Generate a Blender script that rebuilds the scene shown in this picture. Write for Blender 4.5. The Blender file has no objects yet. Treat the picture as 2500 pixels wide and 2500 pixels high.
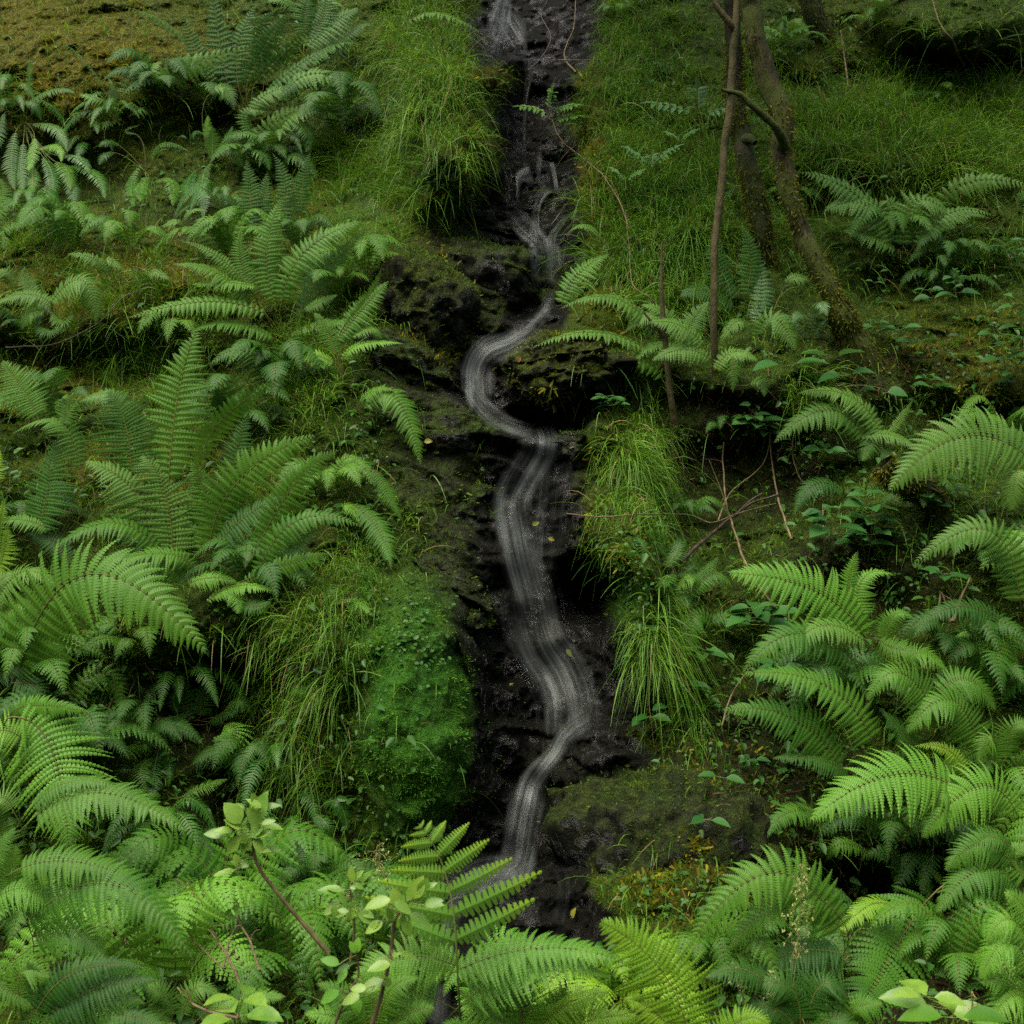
import bpy, math, random
import numpy as np
from mathutils import Vector
from mathutils.bvhtree import BVHTree

rng = np.random.default_rng(7)
random.seed(7)
SC = bpy.context.scene
COL = SC.collection

# ------------------------------------------------------------------ camera
FOV = math.radians(40.0)
CAM = np.array([0.0, 0.0, 1.62])
cam_d = bpy.data.cameras.new("camera")
cam_d.sensor_width = 36.0
cam_d.lens = 18.0 / math.tan(FOV / 2)
cam_d.clip_start = 0.05
cam_d.clip_end = 500.0
cam_d.dof.use_dof = True
cam_d.dof.focus_distance = 5.6
cam_d.dof.aperture_fstop = 6.5
cam_o = bpy.data.objects.new("camera", cam_d)
COL.objects.link(cam_o)
cam_o.location = CAM
cam_o.rotation_euler = (math.radians(90), 0, 0)
SC.camera = cam_o

# ------------------------------------------------------------------ sky and sun
SUN_EL, SUN_AZ = 66.0, 215.0          # degrees; azimuth clockwise from +Y (the way the camera looks)
world = bpy.data.worlds.new("World")
SC.world = world
world.use_nodes = True
wn = world.node_tree
sky = wn.nodes.new("ShaderNodeTexSky")
sky.sky_type = 'NISHITA'
sky.sun_disc = False
sky.sun_elevation = math.radians(SUN_EL)
sky.sun_rotation = math.radians(SUN_AZ)
sky.air_density = 0.7
sky.dust_density = 6.0
sky.ozone_density = 0.3
wn.links.new(sky.outputs[0], wn.nodes["Background"].inputs[0])
wn.nodes["Background"].inputs[1].default_value = 0.09
sun_d = bpy.data.lights.new("sun", 'SUN')
sun_d.energy = 1.5
sun_d.angle = math.radians(55)
sun_d.color = (1.0, 0.94, 0.80)
sun_o = bpy.data.objects.new("sun", sun_d)
COL.objects.link(sun_o)
a, e = math.radians(SUN_AZ), math.radians(SUN_EL)
sdir = Vector((math.sin(a) * math.cos(e), math.cos(a) * math.cos(e), math.sin(e)))
sun_o.rotation_euler = sdir.to_track_quat('Z', 'Y').to_euler()
sun_o.location = (0, 0, 20)

SC.view_settings.view_transform = 'Standard'
SC.view_settings.look = 'None'
SC.view_settings.gamma = 1.0
SC.view_settings.exposure = 1.68
SC.render.engine = 'CYCLES'
SC.cycles.use_denoising = False
SC.cycles.max_bounces = 6
SC.cycles.diffuse_bounces = 3
SC.cycles.glossy_bounces = 2
SC.cycles.transmission_bounces = 4
SC.cycles.transparent_max_bounces = 12
SC.cycles.sample_clamp_indirect = 2.0
SC.cycles.sample_clamp_direct = 2.5

# ------------------------------------------------------------------ noise
def _hash(ix, iy, iz):
    h = (ix.astype(np.int64) * 374761393 + iy.astype(np.int64) * 668265263 + iz.astype(np.int64) * 2147483647) & 0xffffffff
    h = ((h ^ (h >> 13)) * 1274126177) & 0xffffffff
    h = ((h ^ (h >> 15)) * 2246822519) & 0xffffffff
    return ((h ^ (h >> 16)) & 0xffff) / 32767.5 - 1.0

def vnoise(P):
    P = np.asarray(P, dtype=np.float64)
    I = np.floor(P).astype(np.int64)
    f = P - I
    f = f * f * f * (f * (f * 6 - 15) + 10)
    out = 0.0
    for dx in (0, 1):
        wx = f[..., 0] if dx else 1 - f[..., 0]
        for dy in (0, 1):
            wy = f[..., 1] if dy else 1 - f[..., 1]
            for dz in (0, 1):
                wz = f[..., 2] if dz else 1 - f[..., 2]
                out = out + wx * wy * wz * _hash(I[..., 0] + dx, I[..., 1] + dy, I[..., 2] + dz)
    return out

def fbm(P, octs=4, gain=0.5, lac=2.03):
    P = np.asarray(P, dtype=np.float64)
    s, a, t = 0.0, 1.0, 0.0
    for k in range(octs):
        s = s + a * vnoise(P * lac ** k + 17.3 * k)
        t += a
        a *= gain
    return s / t

def sstep(a, b, x):
    t = np.clip((x - a) / (b - a), 0, 1)
    return t * t * (3 - 2 * t)

def norm(v):
    v = np.asarray(v, dtype=np.float64)
    return v / np.maximum(np.linalg.norm(v, axis=-1, keepdims=True), 1e-9)

# ------------------------------------------------------------------ mesh + tag helpers
def tag(o, label=None, cat=None, group=None, kind=None):
    if label: o["label"] = label
    if cat: o["category"] = cat
    if group: o["group"] = group
    if kind: o["kind"] = kind
    return o

def empty(name, loc):
    o = bpy.data.objects.new(name, None)
    o.location = [float(c) for c in loc]
    o.empty_display_size = 0.05
    COL.objects.link(o)
    return o

def mk(name, V, F, mat, parent=None, smooth=False, midx=None, attrs=None, uv=None):
    """V (n,3); F list of (m,k) index arrays; linked as ONE mesh object."""
    V = np.asarray(V, dtype=np.float32)
    if isinstance(F, np.ndarray): F = [F]
    F = [np.asarray(f, dtype=np.int32) for f in F if len(f)]
    me = bpy.data.meshes.new(name)
    org = np.zeros(3, dtype=np.float32)
    if parent is not None:
        org = np.array(parent.location, dtype=np.float32)
    me.vertices.add(len(V))
    me.vertices.foreach_set("co", (V - org).ravel())
    nl = sum(f.size for f in F)
    npoly = sum(len(f) for f in F)
    me.loops.add(nl)
    me.polygons.add(npoly)
    idx = np.concatenate([f.ravel() for f in F])
    me.loops.foreach_set("vertex_index", idx)
    tot = np.concatenate([np.full(len(f), f.shape[1], dtype=np.int32) for f in F])
    st = np.concatenate([[0], np.cumsum(tot)[:-1]]).astype(np.int32)
    me.polygons.foreach_set("loop_start", st)
    me.polygons.foreach_set("loop_total", tot)
    if smooth:
        me.polygons.foreach_set("use_smooth", np.ones(npoly, dtype=bool))
    for m in (mat if isinstance(mat, (list, tuple)) else [mat]):
        me.materials.append(m)
    if midx is not None:
        me.polygons.foreach_set("material_index", np.asarray(midx, dtype=np.int32))
    if attrs:
        for k, a in attrs.items():
            at = me.attributes.new(k, 'FLOAT', 'POINT')
            at.data.foreach_set("value", np.asarray(a, dtype=np.float32))
    if uv is not None:
        l = me.uv_layers.new(name="UVMap")
        l.data.foreach_set("uv", np.asarray(uv, dtype=np.float32)[idx].ravel())
    me.update()
    me.validate()
    o = bpy.data.objects.new(name, me)
    COL.objects.link(o)
    if parent is not None:
        o.parent = parent
    return o

class Acc:
    """collects quad/tri pieces for one mesh"""
    def __init__(s): s.V, s.Q, s.M, s.n = [], [], [], 0
    def add(s, V, Q, m=0):
        V = np.asarray(V).reshape(-1, 3); Q = np.asarray(Q).reshape(-1, 4)
        s.V.append(V); s.Q.append(Q + s.n); s.M.append(np.full(len(Q), m)); s.n += len(V)
    def build(s, name, mat, parent=None, **k):
        return mk(name, np.concatenate(s.V), np.concatenate(s.Q), mat, parent, midx=np.concatenate(s.M), **k)

def tube(P, R, k=6, bump=0.0, seed=0):
    """quads of a tube along polyline P with radii R"""
    P = np.asarray(P, dtype=np.float64); n = len(P)
    R = np.broadcast_to(np.asarray(R, dtype=np.float64), (n,))
    T = norm(np.gradient(P, axis=0))
    ref = np.array([0.31, 0.9, 0.2]) if abs(T[0, 2]) > .5 else np.array([0, 0, 1.0])
    A = norm(np.cross(T, ref)); B = np.cross(T, A)
    an = np.arange(k) / k * 2 * math.pi
    ring = P[:, None] + R[:, None, None] * (A[:, None] * np.cos(an)[None, :, None] + B[:, None] * np.sin(an)[None, :, None])
    if bump:
        d = norm(ring - P[:, None])
        s = 1.0 / max(R.max(), 1e-4)
        ring = ring + d * (R[:, None, None] * bump) * (fbm(ring * s * np.array([1, 1, .45]) + seed * 7.7, 4)[..., None])
    V = ring.reshape(-1, 3)
    i, j = np.meshgrid(np.arange(n - 1), np.arange(k), indexing='ij')
    Q = np.stack([i * k + j, i * k + (j + 1) % k, (i + 1) * k + (j + 1) % k, (i + 1) * k + j], -1).reshape(-1, 4)
    return V, Q

def spline(P, n):
    """Catmull-Rom through points"""
    P = np.asarray(P, dtype=np.float64)
    if len(P) == 2: return P[0] + (P[1] - P[0]) * np.linspace(0, 1, n)[:, None]
    E = np.vstack([2 * P[0] - P[1], P, 2 * P[-1] - P[-2]])
    u = np.linspace(0, len(P) - 1, n); i = np.minimum(u.astype(int), len(P) - 2); t = (u - i)[:, None]
    a, b, c, d = E[i], E[i + 1], E[i + 2], E[i + 3]
    return .5 * (2 * b + (c - a) * t + (2 * a - 5 * b + 4 * c - d) * t ** 2 + (3 * b - a - 3 * c + d) * t ** 3)

# ------------------------------------------------------------------ materials
def nmat(name):
    m = bpy.data.materials.new(name); m.use_nodes = True
    nt = m.node_tree
    return m, nt, nt.nodes, nt.links, nt.nodes["Principled BSDF"], nt.nodes["Material Output"]

def ramp(N, stops):
    r = N.new("ShaderNodeValToRGB"); e = r.color_ramp.elements
    while len(e) < len(stops): e.new(0.5)
    for el, (p, c) in zip(e, stops):
        el.position = p; el.color = (*c, 1) if len(c) == 3 else c
    return r

def leaf_mat(name, c1, c2, transl=0.35, rough=0.46, tipc=None, spec=0.2, scale=9.0, var=False):
    m, nt, N, L, P, O = nmat(name)
    tc = N.new("ShaderNodeTexCoord"); nz = N.new("ShaderNodeTexNoise")
    nz.inputs["Scale"].default_value = scale; nz.inputs["Detail"].default_value = 3
    L.new(tc.outputs["Object"], nz.inputs["Vector"])
    oi = N.new("ShaderNodeObjectInfo")
    ad = N.new("ShaderNodeMath"); ad.operation = 'MULTIPLY_ADD'
    ad.inputs[1].default_value = 0.55
    if var:
        av = N.new("ShaderNodeAttribute"); av.attribute_name = "var"; L.new(av.outputs["Fac"], ad.inputs[0])
    else: L.new(oi.outputs["Random"], ad.inputs[0])
    sb = N.new("ShaderNodeMath"); sb.operation = 'SUBTRACT'; sb.inputs[1].default_value = 0.27
    L.new(nz.outputs["Fac"], sb.inputs[0]); L.new(sb.outputs[0], ad.inputs[2])
    r = ramp(N, [(0.15, c1), (0.85, c2)]); L.new(ad.outputs[0], r.inputs["Fac"])
    col = r.outputs["Color"]
    if tipc:
        at = N.new("ShaderNodeAttribute"); at.attribute_name = "tip"
        mx = N.new("ShaderNodeMix"); mx.data_type = 'RGBA'
        L.new(at.outputs["Fac"], mx.inputs["Factor"]); L.new(col, mx.inputs[6]); mx.inputs[7].default_value = (*tipc, 1)
        col = mx.outputs[2]
    L.new(col, P.inputs["Base Color"])
    P.inputs["Roughness"].default_value = rough
    P.inputs["Specular IOR Level"].default_value = spec
    tr = N.new("ShaderNodeBsdfTranslucent")
    hs = N.new("ShaderNodeHueSaturation"); hs.inputs["Hue"].default_value = 0.48; hs.inputs["Value"].default_value = 1.3
    L.new(col, hs.inputs["Color"]); L.new(hs.outputs[0], tr.inputs["Color"])
    ms = N.new("ShaderNodeMixShader"); ms.inputs[0].default_value = transl
    L.new(P.outputs[0], ms.inputs[1]); L.new(tr.outputs[0], ms.inputs[2]); L.new(ms.outputs[0], O.inputs["Surface"])
    return m

def plain_mat(name, c1, c2, rough=0.8, scale=14.0, bump=0.0, spec=0.3):
    m, nt, N, L, P, O = nmat(name)
    tc = N.new("ShaderNodeTexCoord"); nz = N.new("ShaderNodeTexNoise")
    nz.inputs["Scale"].default_value = scale; nz.inputs["Detail"].default_value = 6
    L.new(tc.outputs["Object"], nz.inputs["Vector"])
    r = ramp(N, [(0.3, c1), (0.7, c2)]); L.new(nz.outputs["Fac"], r.inputs["Fac"]); L.new(r.outputs[0], P.inputs["Base Color"])
    P.inputs["Roughness"].default_value = rough; P.inputs["Specular IOR Level"].default_value = spec
    if bump:
        b = N.new("ShaderNodeBump"); b.inputs["Strength"].default_value = bump; b.inputs["Distance"].default_value = 0.02
        L.new(nz.outputs["Fac"], b.inputs["Height"]); L.new(b.outputs[0], P.inputs["Normal"])
    return m

# ground: moss / bare soil / wet black rock by surface attributes
def ground_mat(name):
    m, nt, N, L, P, O = nmat(name)
    tc = N.new("ShaderNodeTexCoord")
    def noise(s, d=5, rgh=0.6):
        n = N.new("ShaderNodeTexNoise"); n.inputs["Scale"].default_value = s; n.inputs["Detail"].default_value = d
        n.inputs["Roughness"].default_value = rgh
        L.new(tc.outputs["Object"], n.inputs["Vector"]); return n
    def attr(n):
        a = N.new("ShaderNodeAttribute"); a.attribute_name = n; return a.outputs["Fac"]
    def mix(f, a, b):
        x = N.new("ShaderNodeMix"); x.data_type = 'RGBA'
        if isinstance(f, float): x.inputs["Factor"].default_value = f
        else: L.new(f, x.inputs["Factor"])
        L.new(a, x.inputs[6]); L.new(b, x.inputs[7]); return x.outputs[2]
    n1, n2, n3 = noise(5), noise(30, 8, .68), noise(72, 5, .65)
    green = ramp(N, [(0.28, (0.009, 0.024, 0.003)), (0.48, (0.034, 0.066, 0.006)), (0.70, (0.082, 0.125, 0.010))])
    L.new(n2.outputs["Fac"], green.inputs["Fac"])
    yel = ramp(N, [(0.28, (0.016, 0.019, 0.003)), (0.46, (0.062, 0.066, 0.005)), (0.64, (0.155, 0.145, 0.009))])
    L.new(n2.outputs["Fac"], yel.inputs["Fac"])
    soil = ramp(N, [(0.3, (0.005, 0.004, 0.0025)), (0.52, (0.016, 0.013, 0.006)), (0.75, (0.040, 0.036, 0.010))])
    L.new(n2.outputs["Fac"], soil.inputs["Fac"])
    rock = ramp(N, [(0.3, (0.003, 0.0035, 0.002)), (0.6, (0.008, 0.009, 0.005)), (0.8, (0.018, 0.028, 0.007))])
    L.new(n2.outputs["Fac"], rock.inputs["Fac"])
    c = mix(attr("yellow"), green.outputs[0], yel.outputs[0])
    viv = ramp(N, [(0.28, (0.014, 0.070, 0.006)), (0.5, (0.034, 0.125, 0.009)), (0.72, (0.06, 0.18, 0.014))])
    L.new(n2.outputs["Fac"], viv.inputs["Fac"])
    c = mix(attr("vivid"), c, viv.outputs[0])
    c = mix(attr("soil"), c, soil.outputs[0])
    stone = ramp(N, [(0.3, (0.006, 0.006, 0.004)), (0.48, (0.020, 0.024, 0.008)), (0.62, (0.034, 0.060, 0.009)), (0.8, (0.05, 0.048, 0.026))])
    L.new(n2.outputs["Fac"], stone.inputs["Fac"])
    c = mix(attr("stone"), c, stone.outputs[0])
    c = mix(attr("wet"), c, rock.outputs[0])
    L.new(c, P.inputs["Base Color"])
    # wet film in patches: shiny where the water runs, duller between
    sh = N.new("ShaderNodeMapRange"); sh.inputs["From Min"].default_value = .51; sh.inputs["From Max"].default_value = .58; n4 = noise(11, 4)
    L.new(n4.outputs["Fac"], sh.inputs["Value"])
    film = N.new("ShaderNodeMath"); film.operation = 'MULTIPLY'; L.new(sh.outputs[0], film.inputs[0]); L.new(attr("wet"), film.inputs[1])
    rr = N.new("ShaderNodeMapRange"); L.new(film.outputs[0], rr.inputs["Value"])
    rr.inputs["To Min"].default_value = 0.7; rr.inputs["To Max"].default_value = 0.05
    L.new(rr.outputs[0], P.inputs["Roughness"])
    sp = N.new("ShaderNodeMapRange"); L.new(film.outputs[0], sp.inputs["Value"])
    sp.inputs["To Min"].default_value = 0.10; sp.inputs["To Max"].default_value = 0.75
    L.new(sp.outputs[0], P.inputs["Specular IOR Level"])
    b = N.new("ShaderNodeBump"); b.inputs["Strength"].default_value = 1.0; b.inputs["Distance"].default_value = 0.035
    L.new(n2.outputs["Fac"], b.inputs["Height"])
    b2 = N.new("ShaderNodeBump"); b2.inputs["Strength"].default_value = 1.0; b2.inputs["Distance"].default_value = 0.032
    L.new(n3.outputs["Fac"], b2.inputs["Height"]); L.new(b.outputs[0], b2.inputs["Normal"])
    L.new(b2.outputs[0], P.inputs["Normal"])
    return m

def water_mat(name):
    m, nt, N, L, P, O = nmat(name)
    uv = N.new("ShaderNodeUVMap"); uv.uv_map = "UVMap"
    def noise(sx, sy, d):
        mp = N.new("ShaderNodeMapping"); mp.inputs["Scale"].default_value = (sx, sy, 1.0)
        L.new(uv.outputs[0], mp.inputs["Vector"])
        nz = N.new("ShaderNodeTexNoise"); nz.inputs["Scale"].default_value = 1.0; nz.inputs["Detail"].default_value = d; nz.inputs["Distortion"].default_value = .15
        L.new(mp.outputs[0], nz.inputs["Vector"]); return nz
    n1, n2, n3, n5 = noise(75, 1.2, 4), noise(22, 1.5, 3), noise(220, 2.0, 2), noise(9, 5.0, 3)
    at = N.new("ShaderNodeAttribute"); at.attribute_name = "veil"
    def rng_(n, a, b, c, d):
        r = N.new("ShaderNodeMapRange"); r.inputs["From Min"].default_value = a; r.inputs["From Max"].default_value = b
        r.inputs["To Min"].default_value = c; r.inputs["To Max"].default_value = d; L.new(n.outputs["Fac"], r.inputs["Value"]); return r.outputs[0]
    def mul(a, b):
        mu = N.new("ShaderNodeMath"); mu.operation = 'MULTIPLY'; L.new(a, mu.inputs[0]); L.new(b, mu.inputs[1]); return mu.outputs[0]
    f = mul(mul(rng_(n1, .36, .68, .32, 1.0), rng_(n2, .40, .66, .16, .92)), rng_(n3, .35, .65, .75, 1.0))
    f = mul(f, rng_(n5, .36, .62, .35, 1.0))
    f = mul(f, at.outputs["Fac"])
    P.inputs["Base Color"].default_value = (0.165, 0.190, 0.180, 1)
    P.inputs["Roughness"].default_value = 0.5
    P.inputs["Specular IOR Level"].default_value = 0.35
    b = N.new("ShaderNodeBump"); b.inputs["Strength"].default_value = 0.2; b.inputs["Distance"].default_value = 0.005
    L.new(n1.outputs["Fac"], b.inputs["Height"]); L.new(b.outputs[0], P.inputs["Normal"])
    t = N.new("ShaderNodeBsdfTransparent")
    ms = N.new("ShaderNodeMixShader")
    L.new(f, ms.inputs[0]); L.new(t.outputs[0], ms.inputs[1]); L.new(P.outputs[0], ms.inputs[2])
    L.new(ms.outputs[0], O.inputs["Surface"])
    return m

M = {}
M['ground'] = ground_mat("moss_soil_rock")
M['water'] = water_mat("falling_water")
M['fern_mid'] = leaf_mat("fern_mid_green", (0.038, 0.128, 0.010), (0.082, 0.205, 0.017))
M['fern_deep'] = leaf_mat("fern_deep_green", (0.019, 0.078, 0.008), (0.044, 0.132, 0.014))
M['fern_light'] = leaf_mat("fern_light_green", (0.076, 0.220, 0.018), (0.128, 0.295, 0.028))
M['fern_lime'] = leaf_mat("fern_lime_green", (0.112, 0.260, 0.014), (0.185, 0.34, 0.022))
M['fern_blue'] = leaf_mat("fern_blue_green", (0.055, 0.145, 0.036), (0.09, 0.205, 0.055), rough=0.36, spec=.3)
M['fern_grey'] = leaf_mat("fern_grey_green", (0.055, 0.150, 0.018), (0.100, 0.215, 0.030))
M['hard'] = leaf_mat("hard_fern_leaf", (0.020, 0.095, 0.010), (0.054, 0.165, 0.016), rough=0.38)
M['bracken'] = leaf_mat("bracken_leaf", (0.080, 0.215, 0.024), (0.12, 0.275, 0.034), tipc=(0.24, 0.38, 0.02))
M['stalk'] = plain_mat("fern_stalk", (0.07, 0.075, 0.016), (0.14, 0.11, 0.03), 0.6)
M['stalk_green'] = plain_mat("green_stalk", (0.09, 0.13, 0.03), (0.16, 0.18, 0.05), 0.6)
M['grass'] = leaf_mat("grass_blade", (0.026, 0.100, 0.006), (0.115, 0.245, 0.016), 0.35, 0.45, scale=3, var=True)
M['grass_dry'] = leaf_mat("dry_grass_blade", (0.10, 0.075, 0.025), (0.23, 0.17, 0.06), 0.2, 0.6, var=True)
M['moss_g'] = leaf_mat("green_moss_tuft", (0.024, 0.072, 0.004), (0.100, 0.165, 0.009), 0.25, 0.7, spec=0.15, scale=4, var=True)
M['moss_y'] = leaf_mat("golden_moss_tuft", (0.060, 0.075, 0.004), (0.235, 0.215, 0.010), 0.25, 0.7, spec=0.15, scale=4, var=True)
M['moss_v'] = leaf_mat("vivid_moss_tuft", (0.036, 0.150, 0.008), (0.11, 0.265, 0.016), 0.3, 0.6, spec=0.2, scale=4, var=True)
M['cover'] = leaf_mat("ground_cover_leaf", (0.014, 0.068, 0.009), (0.048, 0.135, 0.018), 0.3, 0.38, scale=4, var=True)
M['herb'] = leaf_mat("herb_leaf", (0.018, 0.080, 0.015), (0.045, 0.140, 0.026), 0.3, 0.45)
M['bramble'] = leaf_mat("bramble_leaf", (0.10, 0.235, 0.03), (0.22, 0.37, 0.05), 0.42, 0.32, spec=.4, scale=45)
M['dead'] = leaf_mat("dead_frond", (0.030, 0.016, 0.008), (0.12, 0.05, 0.018), 0.15, 0.8, var=True)
M['twig'] = plain_mat("brown_twig", (0.045, 0.034, 0.016), (0.15, 0.11, 0.05), 0.75, 30)
M['twig_dark'] = plain_mat("dark_wet_twig", (0.015, 0.011, 0.008), (0.05, 0.036, 0.026), 0.4, 30)
M['seed'] = plain_mat("grass_seed", (0.20, 0.21, 0.07), (0.34, 0.33, 0.12), 0.7, 60)
M['yellowleaf'] = leaf_mat("fallen_yellow_leaf", (0.13, 0.16, 0.02), (0.22, 0.22, 0.03), 0.25, 0.45)
M['orangeleaf'] = leaf_mat("fallen_orange_leaf", (0.16, 0.06, 0.015), (0.26, 0.11, 0.02), 0.25, 0.5)
# ------------------------------------------------------------------ the hillside
# (px, py) run 0..1932 over the picture; at() turns a spot of the photograph plus a distance into a point
K40 = 2 * math.tan(FOV / 2)
def at(px, py, y):
    px, py, y = np.broadcast_arrays(np.asarray(px, float), np.asarray(py, float), np.asarray(y, float))
    return np.stack([CAM[0] + (px / 1932 - .5) * K40 * y, CAM[1] + y, CAM[2] - (py / 1932 - .5) * K40 * y], -1)

PY = [-3000, -1600, -900, -400, 0, 150, 300, 480, 650, 830, 1000, 1200, 1400, 1640, 1760, 1932, 2200, 2600, 3200, 4200, 6000, 9000]
PD = [30.0, 18.0, 12.6, 10.0, 8.55, 8.1, 7.55, 6.95, 6.45, 5.95, 5.62, 5.36, 5.15, 4.92, 4.55, 3.95, 3.28, 2.62, 1.99, 1.36, .86, .545]
SX = [(-900, 950), (0, 1010), (140, 1005), (220, 1005), (300, 1015), (400, 1000), (480, 1012), (560, 1030), (620, 1005), (680, 935), (740, 920), (800, 985),
      (850, 1000), (950, 985), (1050, 1010), (1150, 1030), (1250, 1040), (1350, 1050), (1450, 1045), (1550, 1000), (1650, 990), (1750, 1000), (1932, 950), (2600, 900)]
SW = [(-900, 130), (0, 125), (110, 120), (150, 70), (300, 76), (420, 95), (480, 95), (560, 60), (620, 65), (680, 75), (740, 80), (800, 80), (850, 85), (950, 100),
      (1050, 110), (1150, 135), (1250, 150), (1350, 165), (1450, 170), (1550, 150), (1650, 150), (1750, 150), (1932, 190), (2600, 200)]
GD = [(-900, .2), (0, .22), (120, .16), (150, .30), (300, .30), (330, .16), (400, .22), (480, .12), (560, .18), (640, .05), (655, .0), (690, .12), (800, .08), (825, -.03), (880, .07),
      (1000, .13), (1200, .2), (1360, .26), (1380, .12), (1470, .22), (1630, .24), (1650, .02), (1760, .1), (2000, .1), (2600, .0)]
def tab(T, y):
    return np.interp(y, [t[0] for t in T], [t[1] for t in T])

# (cx, cy, rx, ry, metres away(+)/towards(-), steepness)
FEAT = [
    (840, 230, 105, 165, -.75, 2.4), (790, 90, 130, 150, -.25, 1), (880, 430, 100, 40, .15, 1.5), (935, 140, 55, 34, -.30, 1.5), (1050, 152, 60, 22, -.25, 1.5),
    (1130, 360, 60, 260, -.25, 1), (1300, 300, 160, 260, -.28, 1), (1120, 190, 60, 80, -.15, 1),
    (730, 470, 130, 120, -.28, 1.3), (640, 680, 150, 160, -.2, 1),
    (800, 560, 60, 110, -.22, 1.5), (560, 330, 170, 45, .34, 1.2), (380, 250, 130, 40, .25, 1.2), (420, 440, 200, 40, .2, 1.2), (150, 120, 230, 140, -.35, 1.2), (100, 330, 220, 70, .38, 1.2),
    (300, 520, 330, 100, -.22, 1.2), (150, 690, 240, 50, .32, 1.2),
    (798, 1350, 105, 235, -.42, 2.2), (640, 1250, 110, 180, -.22, 1.2), (430, 1330, 150, 120, .32, 1.2), (420, 1150, 260, 90, -.12, 1),
    (470, 1560, 150, 120, .22, 1), (800, 1560, 60, 60, .1, 1),
    (1060, 690, 95, 62, -.30, 2), (1045, 782, 72, 30, .34, 2), (1110, 830, 55, 50, -.1, 1.2), (1150, 620, 120, 90, -.2, 1),
    (1120, 1130, 62, 62, .42, 1.6), (1150, 1000, 75, 150, -.18, 1.3), (1200, 1150, 55, 180, -.26, 1.5),
    (1420, 690, 230, 60, -.22, 1.2), (1400, 930, 190, 110, .30, 1.4), (1700, 860, 230, 120, .16, 1),
    (1280, 1640, 190, 185, -.36, 1.3), (1120, 1420, 60, 55, -.22, 1.6), (1010, 1400, 35, 35, .15, 1.5),
    (1650, 1690, 160, 70, .38, 1.3), (1480, 1240, 140, 100, .12, 1), (1640, 1130, 180, 90, .2, 1),
    (1815, 10, 170, 120, -.85, 2), (1820, 136, 110, 26, .42, 1.3), (1560, 250, 200, 100, -.15, 1), (1750, 330, 200, 70, -.2, 1.2), (1600, 620, 120, 60, -.1, 1), (1720, 560, 170, 40, .26, 1.2), (1560, 370, 120, 35, .2, 1.2), (1850, 780, 140, 40, .26, 1.2), (1500, 160, 120, 30, .2, 1.2), (1250, 250, 110, 40, .15, 1.2), (1280, 620, 100, 35, .2, 1.2),
    (290, 1730, 200, 90, .2, 1), (1000, 1850, 140, 100, .2, 1),
]
def blobs(px, py, L):
    m = 0.0
    for cx, cy, rx, ry, a in L:
        m = np.maximum(m, a * np.exp(-np.minimum(((px - cx) / rx) ** 2 + ((py - cy) / ry) ** 2, 40) ** 1.4))
    return m
VIV = [(790, 1350, 118, 235, 1.2), (700, 1230, 70, 80, .5), (1195, 1080, 50, 120, .6), (1100, 640, 60, 40, .4), (690, 420, 90, 80, .5), (870, 1175, 40, 40, .8)]
STONE = [(890, 480, 110, 70, 1), (870, 600, 130, 100, 1), (820, 740, 140, 90, 1), (840, 870, 120, 90, 1), (880, 1030, 105, 110, 1), (890, 1170, 55, 90, 1), (1060, 760, 90, 60, .8), (1080, 900, 50, 80, .7), (1190, 1480, 70, 80, .8)]
def stony(px, py):
    n = fbm(np.stack([px / 45., py / 45., 0 * px + 2], -1), 3)
    return np.clip(blobs(px, py, STONE) * 1.25 + .35 * n * (blobs(px, py, STONE) > .05), 0, 1)

def depth(px, py, fine=True):
    px = np.asarray(px, float); py = np.asarray(py, float)
    D = np.interp(py, PY, PD)
    inside = sstep(3200, 2200, py)
    off = np.zeros_like(D)
    w3 = np.stack([px / 95., py / 95., 0 * px], -1)
    wx = px + 34 * fbm(w3 + 4.4, 3); wy = py + 30 * fbm(w3 + 8.8, 3)
    for cx, cy, rx, ry, amp, p in FEAT:
        r2 = ((wx - cx) / rx) ** 2 + ((wy - cy) / ry) ** 2
        off = off + amp * np.exp(-np.minimum(r2, 40) ** p)
    xc, w = tab(SX, py), tab(SW, py)
    off = off + 1.55 * tab(GD, wy) * np.exp(-np.minimum(np.abs((px + .5 * (wx - px) - xc) / w), 6) ** 3)
    D = D + off * inside
    if fine:
        wp = at(px, py, D)
        wet = wetness(px, py)
        far = sstep(-700, -300, py)
        D = D + inside * (0.15 * fbm(wp * 1.9, 3) * (1 - .5 * wet))
        n = fbm(wp * 5.5 + 9.1, 3) * (1 - .6 * blobs(px, py, VIV))
        D = D + inside * (0.085 * n * (1 - wet)) - inside * wet * (0.10 * np.abs(fbm(wp * np.array([5., 5, 7]) + 3.3, 4)) + .030 * np.abs(fbm(wp * np.array([19., 19, 26]) + 1.3, 3)))
        ts = np.clip(stony(px, py) + .55 * wet * sstep(250, 350, py), 0, 1)
        uu = (wp[..., 2] + .30 * wp[..., 0] + .16 * fbm(wp * 1.6 + 7, 3)) / .17
        fr = uu - np.floor(uu)
        D = D - inside * ts * .085 * np.where(fr < .82, fr / .82, (1 - fr) / .18)
        D = D - inside * (.032 + .02 * blobs(px, py, [(150, 110, 260, 150, 1)])) * fbm(wp * 15 + 2.2, 3, .6) * far
    return D

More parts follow.
